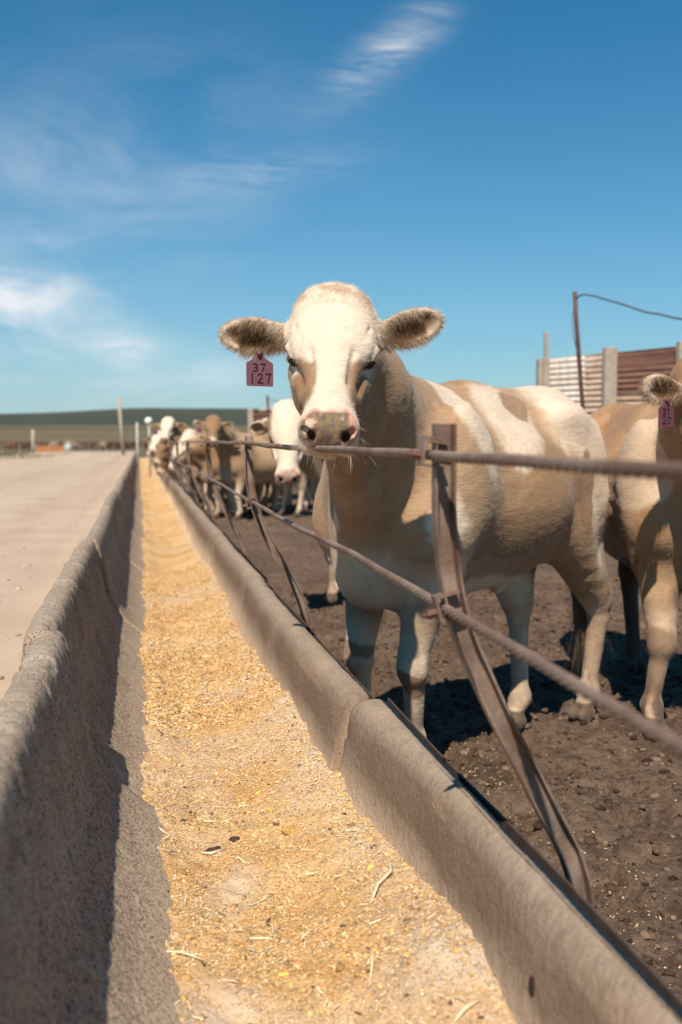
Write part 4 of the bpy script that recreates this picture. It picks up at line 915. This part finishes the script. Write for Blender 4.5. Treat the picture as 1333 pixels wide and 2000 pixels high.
# far side of the yard
ORG = m_simple('faded_orange_sheet', (.30, .125, .055), .8, .2, 1.4, (.40, .18, .085)); pn = empty('gate_panel', (-9.9, 120, 0)); tag(pn, 'faded orange solid gate panel at the far end of the road', 'panel')
m = MB(); m.box((0, 0, .45), (3.1, .06, .78)); m.build('sheet', ORG, pn); 
for x in (-1.6, 0, 1.6): m = MB(); m.box((x, -.08, .5), (.09, .09, 1.05)); m.build('post', WOODP, pn)
tk = empty('water_tank', (-7.75, 118, 0)); tag(tk, 'pale blue green tank standing right of the orange panel', 'tank')
m = MB(); m.tube([(0, 0, .1), (0, 0, .95), (0, 0, 1.12)], [.36, .36, .16], 16); m.build('drum', m_simple('pale_teal_paint', (.33, .42, .40), .6, .3), tk, True); m = MB(); m.tube([(0, 0, 1.1), (0, 0, 1.42)], .11, 10); m.build('cap', GAL, tk, True)
lf_ = empty('rail_fence', (-9, 140, 0)); tag(lf_, 'dark distant rail fence crossing behind the end of the road', 'fence')

DKR = m_simple('dark_rails', (.07, .04, .03), .9)
for x in np.arange(-13, 9.1, 2.2): m = MB(); m.box((x, 0, .62), (.16, .16, 1.3)); m.build('post', WOODP, lf_)
for z in (.5, .85, 1.2): m = MB(); m.box((-2, -.12, z), (22.6, .05, .14)); m.build('rail', DKR, lf_)

GRS = m_vcol('dry_green_grass', .9, .1); g = np.random.default_rng(91); n = 5000
rt_ = np.stack([g.uniform(-15, -6.2, n), g.uniform(62, 100, n), np.full(n, -.12)], 1); rt_ = rt_[fbm(rt_, .25, 2, 7) + .12 * (rt_[:, 1] - 80) / 18 > .0]; n = len(rt_); rt_[:, 2] = np.where(rt_[:, 0] > -13, roadf(rt_[:, 0], rt_[:, 1])[:, 2], -.2)
GO = strands('weeds', None, rt_, v3(0, 0, 1) + g.normal(size=(n, 3)) * .35, g.uniform(.08, .26, n), .035, v3(.10, .11, .05) * g.uniform(.6, 1.4, (n, 1)), GRS, seg=2); tag(GO, kind='stuff')

# ---------------------------------------------------------------- the hero steer
HERO_O = Vector((.975, 3.85, -.1)); HERO_YAW = math.atan2(-.54, -.842)
def to_local(P, O=HERO_O, yaw=HERO_YAW):
    c, s = math.cos(-yaw), math.sin(-yaw); x, y = P[0] - O[0], P[1] - O[1]; return (x * c - y * s, x * s + y * c, P[2] + .1)
hp = to_local((.583, 3.085, 1.568)); fdir = math.atan2(-.98, -.19); P20 = (.235, .135, .078)
hero = dict(head=dict(pos=hp, yaw=math.degrees(fdir - HERO_YAW), pitch=48, roll=-2.0, scale=1.035, ear_l=dict(up=19, back=-4, open=6), ear_r=dict(up=0, back=-4, open=14)),
            feet=dict(fl=to_local((1.045, 3.86, 0))[:2], fr=to_local((.90, 4.16, 0))[:2], hl=to_local((2.06, 4.45, 0))[:2], hr=to_local((1.69, 4.38, 0))[:2]), seed=1, tail=.03, legk=1.10, len=.86, hockback=.045, lift=.125, girth=1.0, chestw=1.24, mud=.35, legwhite=.95,
            base=TAN, base2=TAN2,
            white=[((-.165, .22, 1.43), (.085, .3, .26)), ((-.46, .25, 1.39), (.17, .35, .16)), ((-.40, .30, 1.29), (.06, .2, .10)), ((-.98, .12, 1.45), (.27, .40, .26)), ((-1.08, .2, 1.19), (.17, .2, .38)), ((-1.15, .2, 1.04), (.10, .2, .3)),
                   ((.12, .0, 0.79), (.20, .24, .13)), ((.22, -.02, 0.99), (.10, .035, .09)), ((.3, 0, 1.15), (.12, .06, .07)), ((.0, .22, 0.89), (.12, .14, .14)), ((.07, .27, 0.99), (.07, .1, .10)), ((-.45, 0, 0.67), (.55, .20, .10))],
            spots=[((-.93, .27, 1.09), (.05, .1, .20), TAN * .8, .9), ((-.55, .18, 1.45), (.10, .16, .08), TAN * 1.0, .9), ((-.01, .08, .375), (.10, .08, .045), BROWN * 1.2, .9), ((-.04, -.24, .42), (.10, .08, .045), BROWN * 1.2, .8), ((-.35, .3, 0.93), (.28, .12, .12), TAN * .8, .6), ((-1.12, .19, 0.61), (.12, .1, .14), P20, .15)],
            fold=[((-1.0, .25, .60), (.14, .10, .17), .0035, 80), ((.15, .24, .96), (.08, .09, .08), .004, 70)])
cow, HI, HV, HN, HCc = make_cow(hero, .010 if FASTH else .0062, 'big tan and white steer staring over the top rail, purple tag 37 127', 2)
cow.location = HERO_O; cow.rotation_euler = (0, 0, HERO_YAW)
lfr = -HI['lf']      # image right for a head that faces us
ec = HI['ears'][1]   # the steer's right ear
def camright(I): return I['lf']
hang = ec[0] + ec[1] * (-.018) * HI['S'] - ec[2] * 0 + ec[3] * .022
tdown = v3(0, 0, -1); low = hang + tdown * .045
ear_tag(cow, low, -HI['lf'] * -1, tdown, HI['fw'] * 1.0, [('37', -.02, .26, .28, .22), ('127', .02, .66, .36, .24)], .080)

# hair: ears, poll tuft, brows, chin whiskers, throat
def hair_on(cowobj, I, V, N, C_, mask, n, lens, flow, width, name='hair', seed=1, lift=.35, **k):
    g = np.random.default_rng(seed); ids = np.flatnonzero(mask); ids = ids[g.integers(0, len(ids), n)]
    P = V[ids] + g.normal(size=(n, 3)) * .003; d = N[ids] * lift + flow(P, N[ids]) + g.normal(size=(n, 3)) * .18
    return strands(name, cowobj, P - N[ids] * .002, d, g.uniform(lens[0], lens[1], n), width, np.clip(C_[ids] * g.uniform(.7, 1.3, (n, 1)), 0, 1), seedn=seed, **k)
Hc = headcoords(HV, HI)
for i, (cen, u, w_, n_, base_) in enumerate(HI['ears']):
    q = HV - cen; qu, qw, qn = (q @ t / HI['S'] for t in (u, w_, n_)); ine = (np.abs(qu) < .125) & (np.abs(qw) < .07) & (np.abs(qn) < .055) & (qu > -.09)
    rim = ine & (np.sqrt((qu / .098) ** 2 + (qw / .052) ** 2) > .78) 
    hair_on(cow, HI, HV, HN, HCc, rim, 5200, (.005, .014), lambda P, Nn: u * .9 - v3(0, 0, .35), .0009, 'ear_fringe', 5 + i, .5)
    inn = ine & (HN @ n_ > .1) & (qu < .035)
    hair_on(cow, HI, HV, HN, HCc * .9, inn, 4200, (.012, .032), lambda P, Nn: u * .55 + n_ * .5 - v3(0, 0, .45), .0010, 'ear_hair', 15 + i, .2)
top_ = (Hc[:, 0] < .06) & (Hc[:, 0] > -.09) & (Hc[:, 2] > .03) & (np.abs(Hc[:, 1]) < .13)
hair_on(cow, HI, HV, HN, lerp(HCc, TAN2, np.full(len(HCc), .0)), top_, 6000, (.005, .012), lambda P, Nn: v3(0, 0, .1) - HI['a'] * .25 + .5 * np.stack([fbm(P, 30, 2, 1), fbm(P, 30, 2, 2), fbm(P, 30, 2, 3)], 1), .0008, 'poll_tuft', 25, .30)
fc_ = ((((Hc[:, 0] - .158) / .050) ** 2 + ((Hc[:, 2] - .009) / .030) ** 2 > 1) | (np.abs(Hc[:, 1]) < .085)) & (Hc[:, 0] < .40) & (Hc[:, 0] > -.02) & (Hc[:, 2] > -.11) & (np.abs(Hc[:, 1]) < .15)
hair_on(cow, HI, HV, HN, HCc * 1.02, fc_, 16000, (.003, .007), lambda P, Nn: HI['a'] * .55 + HI['lf'] * (((P - HI['hp']) @ HI['lf']) * 4)[:, None] + .5 * np.stack([fbm(P, 22, 2, 4), fbm(P, 22, 2, 5), fbm(P, 22, 2, 6)], 1), .0008, 'face_hair', 45, .10)
chin = (np.abs(Hc[:, 1]) < .09) & (Hc[:, 2] > -.13) & (Hc[:, 0] > .33) & (Hc[:, 0] < .50) & (Hc[:, 2] < -.03)
hair_on(cow, HI, HV, HN, np.tile(v3(.72, .60, .46), (len(HV), 1)), chin, 300, (.02, .065), lambda P, Nn: v3(0, 0, -.5), .0006, 'chin_hair', 35, .9, droop=.1)
for s_ in (-1, 1):
    g = np.random.default_rng(61); t_ = g.random(70); rt_ = np.array([HI['hd'](.126 + .058 * t, s_ * (.118 + .010 * math.sin(t * 3.1)), .021 + .010 * math.sin(t * 3.1)) for t in t_])
    strands('lashes', cow, rt_, HI['lf'] * s_ * .8 + HI['fw'] * .5 - v3(0, 0, .5) + g.normal(size=(70, 3)) * .15, g.uniform(.012, .022, 70), .0011, np.tile(v3(.22, .15, .10), (70, 1)), seedn=8)
bodym = (np.linalg.norm(Hc - v3(.2, 0, 0), axis=1) > .33) & (HV[:, 2] > .3) & (HV[:, 2] < 1.6) & ~((HN[:, 2] < -.6))
hair_on(cow, HI, HV, HN, HCc, bodym, 70000, (.0035, .0075), lambda P, Nn: v3(-.55, 0, -.55) + .35 * np.stack([fbm(P, 9, 2, 14), fbm(P, 9, 2, 15), fbm(P, 9, 2, 16)], 1), .0011, 'coat_hair', 46, .22, seg=2)

# ---------------------------------------------------------------- the other cattle
def place(p, h, label, loc, fwd, detail=1, tagrows=None, tagear=None, tagsize=.08):
    root, I, V, N, C_ = make_cow(p, h, label, detail); yaw = math.atan2(fwd[1], fwd[0]); root.location = (loc[0], loc[1], -.1); root.rotation_euler = (0, 0, yaw)
    if tagear is not None:
        e_ = I['ears'][tagear]; hg = e_[0] - e_[1] * .015 + e_[3] * .02 + v3(0, 0, -.04)
        t = ear_tag(root, hg, I['lf'], (0, 0, -1), I['fw'], tagrows, tagsize, detail > 1)
    return root, I, V, N, C_
# right-hand neighbour
O2 = (2.47, 4.18); F2 = (-.10, -.995); y2 = math.atan2(F2[1], F2[0]); h2 = to_local((2.185, 3.75, 1.44), Vector((*O2, 0)), y2)
ORT = v3(.32, .178, .085); ORT2 = v3(.42, .26, .14)
nb = dict(head=dict(pos=h2, yaw=24, pitch=38, scale=1.05, ear_l=dict(up=0), ear_r=dict(up=6, back=-6, open=4, out=.150)), feet=dict(fl=(0, .2), fr=(.06, -.235), hl=(-1.2, .17), hr=(-1.12, -.16)), seed=21, base=ORT, base2=ORT2, legwhite=.35, mud=1.0, tail=-.06, len=1.0, lift=.09, girth=1.05, chestw=1.22, legk=1.12,
          white=[], spots=[((-.02, -.25, 1.22), (.2, .2, .24), CREAM * .95, .75), ((-.55, -.1, .62), (.7, .3, .13), (.07, .04, .025), .9), ((-.1, -.3, .8), (.12, .1, .2), (.16, .09, .05), .6), ((.05, -.2, .35), (.12, .12, .22), (.19, .115, .07), .7), ((-1.15, 0, .5), (.25, .4, .5), (.06, .035, .022), .9), ((-.95, 0, 1.35), (.2, .2, .12), WHITE * .8, .5)],  # dark spot over the hind legs is shade painted into the coat
          fold=[((-.25, -.28, .9), (.12, .12, .25), .004, 70)], face='tan')
r2, I2, V2, N2, C2 = place(nb, .012 if FASTH else .009, 'orange tan steer with muddy front leg at the right edge, tag 37 20', O2, F2, 2, [('37', -.02, .26, .28, .22), ('20', .02, .66, .36, .26)], 1, .080)
e2 = I2['ears'][1]; q = V2 - e2[0]; rimm = (np.abs(q @ e2[1]) < .12) & (np.abs(q @ e2[2]) < .07) & (np.abs(q @ e2[3]) < .06)
hair_on(r2, I2, V2, N2, C2, rimm, 4500, (.01, .03), lambda P, Nn: e2[1] * .7 - v3(0, 0, .4), .0012, 'ear_fringe', 65, .5)
b2m = (V2[:, 2] > .3) & (V2[:, 1] < .05) & (V2[:, 0] > -1.1)
hair_on(r2, I2, V2, N2, C2, b2m, 22000, (.005, .010), lambda P, Nn: v3(-.45, 0, -.6) + .4 * np.stack([fbm(P, 9, 2, 14), fbm(P, 9, 2, 15), fbm(P, 9, 2, 16)], 1), .0016, 'coat_hair', 47, .25, seg=2)

HM_ = .016 if FASTH else .013
def std_feet(dx=0): return dict(fl=(.03 + dx, .18), fr=(-.06 + dx, -.18), hl=(-1.15, .17), hr=(-1.0, -.17))
# white faced cow behind the hero's shoulder
O3 = (1.62, 7.95); F3 = (-.70, -.72); y3 = math.atan2(F3[1], F3[0])
wf = dict(lift=.08, head=dict(pos=to_local((1.075, 7.48, 1.40), Vector((*O3, 0)), y3), yaw=math.degrees(math.atan2(-.99, -.16) - y3), pitch=62, scale=1.13, ear_l=dict(up=-8), ear_r=dict(up=-10, back=45)), feet=std_feet(), seed=31, grime=.25, face='white', neckup=-.02, white=[((.15, 0, .75), (.2, .2, .3))], base=TAN * .9)
place(wf, HM_, 'cream faced steer with pink nose looking out from behind the closest steer', O3, F3, 1)
# cow B: side on, head turned to camera
O4 = (1.62, 17.6); F4 = (-.93, -.37); y4 = math.atan2(F4[1], F4[0])
cb = dict(lift=.05, head=dict(pos=to_local((1.20, 17.0, 1.55), Vector((*O4, 0)), y4), yaw=math.degrees(math.atan2(-.99, -.12) - y4), pitch=52, scale=1.05, ear_l=dict(up=2), ear_r=dict(up=12)), feet=std_feet(), seed=41, face='tan', base=TAN * .95)
place(cb, .02, 'blurred tan steer standing side on with its head raised towards the camera', O4, F4, 0, None, 1, .085)
specs = [
    # loc, fwd, head world pos, face dir, pitch, label, seed, opts
    ((2.75, 20.3), (-.8, -.6), (2.42, 19.75, 1.56), (-.95, -.3), 40, 'pale cow behind the side on steer, only an ear with purple tag and back showing', 51, dict(base=v3(.40, .28, .17), face='white'), 0),
    ((1.12, 19.4), (-.6, -.8), (.52, 18.7, 1.56), (-.25, -.97), 45, 'pale faced cow with raised head nearest the small white yard lamp', 52, dict(base=TAN * .8, face='white'), 1),
    ((1.50, 18.5), (-.75, -.66), (.86, 17.9, 1.33), (-.6, -.8), 60, 'cow with lowered white blazed face between the two cows with raised heads', 53, dict(base=v3(.3, .18, .10), face='blaze'), 1),
    ((2.95, 19.5), (-.2, -.98), (2.80, 18.9, 1.50), (-.2, -.98), 55, 'cow hidden behind the cream faced steer with only its pale front legs showing', 54, dict(base=TAN, face='tan'), None),
    ((1.45, 21.6), (-.95, -.3), (.56, 21.2, 1.02), (-.9, -.4), 68, 'reddish brown cow with its head down over the feed furthest along', 55, dict(base=v3(.22, .10, .045), base2=v3(.30, .15, .07), face='tan', legwhite=.1), 1),
    ((1.30, 20.4), (-.97, -.2), (.50, 20.0, 1.20), (-.8, -.6), 60, 'tan cow reaching over the bunk beside the reddish brown feeding cow', 56, dict(base=TAN * .85, face='tan'), 0),
    ((1.45, 23.4), (-.97, -.2), (.60, 23.0, 1.12), (-.9, -.4), 62, 'pale brown blurred cow feeding just beyond the reddish brown one', 57, dict(base=v3(.30, .19, .11), face='tan'), None),
    ((1.40, 25.2), (-.97, -.2), (.55, 24.9, 1.3), (-.9, -.4), 55, 'blurred cow behind the feeding ones with a raised brownish head', 58, dict(base=v3(.34, .22, .13), face='white'), None),
    ((1.45, 28.0), (-.97, -.2), (.55, 27.6, 1.35), (-.9, -.4), 50, 'small far blurred tan cow second from the end of the cattle row', 59, dict(base=TAN, face='blaze'), None),
    ((3.6, 24.0), (.3, -.95), (3.75, 23.3, 1.3), (.2, -.98), 55, 'far tan cow seen between the legs of the nearer cattle', 60, dict(base=v3(.33, .2, .11), face='tan'), None),
    ((1.75, 19.9), (-.9, -.4), (1.15, 19.3, 1.42), (-.7, -.7), 55, 'dark tan cow between the side on steer and the row at the bunk', 62, dict(base=v3(.26, .16, .09), face='tan'), None),
    ((1.60, 22.6), (-.9, -.3), (.80, 22.2, 1.50), (-.8, -.6), 42, 'cream cow with raised head above the feeding cows', 63, dict(base=v3(.40, .28, .17), face='white'), None),
    ((2.3, 22.5), (-.8, -.6), (1.75, 21.9, 1.52), (-.3, -.95), 48, 'tan cow looking over the backs of the nearer row', 64, dict(base=TAN, face='blaze'), 0),
    ((1.45, 26.6), (-.97, -.2), (.60, 26.2, 1.0), (-.9, -.4), 65, 'far cream cow feeding with lowered head', 65, dict(base=v3(.42, .30, .19), face='white'), None),
    ((1.95, 18.9), (-.85, -.5), (1.42, 18.35, 1.30), (-.8, -.6), 58, 'dark tan cow standing close behind the side on steer', 66, dict(base=v3(.24, .15, .085), face='tan'), None),
    ((1.28, 18.0), (-.9, -.45), (.72, 17.6, 1.15), (-.85, -.5), 62, 'brown cow with lowered head nearest the bunk in the front of the row', 67, dict(base=v3(.27, .165, .09), face='blaze'), 0),
    ((1.2, 22.3), (-.95, -.3), (.42, 21.9, 1.35), (-.5, -.85), 50, 'cream cow leaning over the bunk beyond the reddish brown cow', 68, dict(base=v3(.38, .26, .16), face='white'), None),
    ((1.35, 31.5), (-.97, -.2), (.5, 31.2, 1.2), (-.9, -.4), 55, 'tiny pale cow last in the row towards the vanishing bunk', 61, dict(base=v3(.40, .28, .17), face='white'), None)]
for (loc, fw2, hw, fd, pit, lab, sd2, opt, te) in specs:
    yy_ = math.atan2(fw2[1], fw2[0])
    pp = dict(lift=.05, head=dict(pos=to_local(hw, Vector((*loc, 0)), yy_), yaw=math.degrees(math.atan2(fd[1], fd[0]) - yy_), pitch=pit, scale=1.03, ear_l=dict(up=(sd2 * 7) % 20 - 4), ear_r=dict(up=(sd2 * 5) % 20 - 4)), feet=std_feet(.02), seed=sd2, white=[((-.2, .0, 1.3), (.1, .4, .2))] if sd2 % 2 else [((-1., 0, 1.2), (.3, .4, .3))])
    pp['legwhite'] = .35 + .1 * (sd2 % 5); pp.update(opt); place(pp, .022, lab, loc, fw2, 0, None, te, .085)
# herd far across the yard: one coarse body per coat, copied
far = []
for k_, b_ in enumerate((v3(.10, .05, .035), v3(.42, .30, .2), v3(.2, .1, .06))):
    pp = dict(head=dict(pos=(.55, .1 * (k_ - 1), 1.35 - .25 * k_), yaw=15 * (k_ - 1), pitch=40 + 10 * k_, scale=1.05), feet=std_feet(), seed=80 + k_, base=b_, base2=b_ * 1.3, face='tan', legwhite=.1)
    far.append(make_cow(pp, .04, 'distant dark blurred cow standing behind the far rail fence', 0)[0])
def copy_tree(o, parent=None):
    c = o.copy(); C.objects.link(c); c.parent = parent
    for ch in [q for q in bpy.data.objects if q.parent == o]: copy_tree(ch, c)
    return c
g = np.random.default_rng(77)
for i in range(16):
    o = far[i] if i < 3 else copy_tree(far[int(g.choice([0, 0, 1, 2]))]); x = [-21, -19, -17.2, -15.3, -13.6, -11.5, -9, -6.2, -5, -4, -3.1, -2.2, -1.2, -.2, .8, 1.8][i]
    o.location = (x, 143 + float(g.uniform(-1, 6)), -.05); o.rotation_euler = (0, 0, float(g.uniform(0, 6.28))); o['label'] = 'distant blurred cow standing behind the far rail fence'; o['group'] = 'distant herd behind the far rail fence'
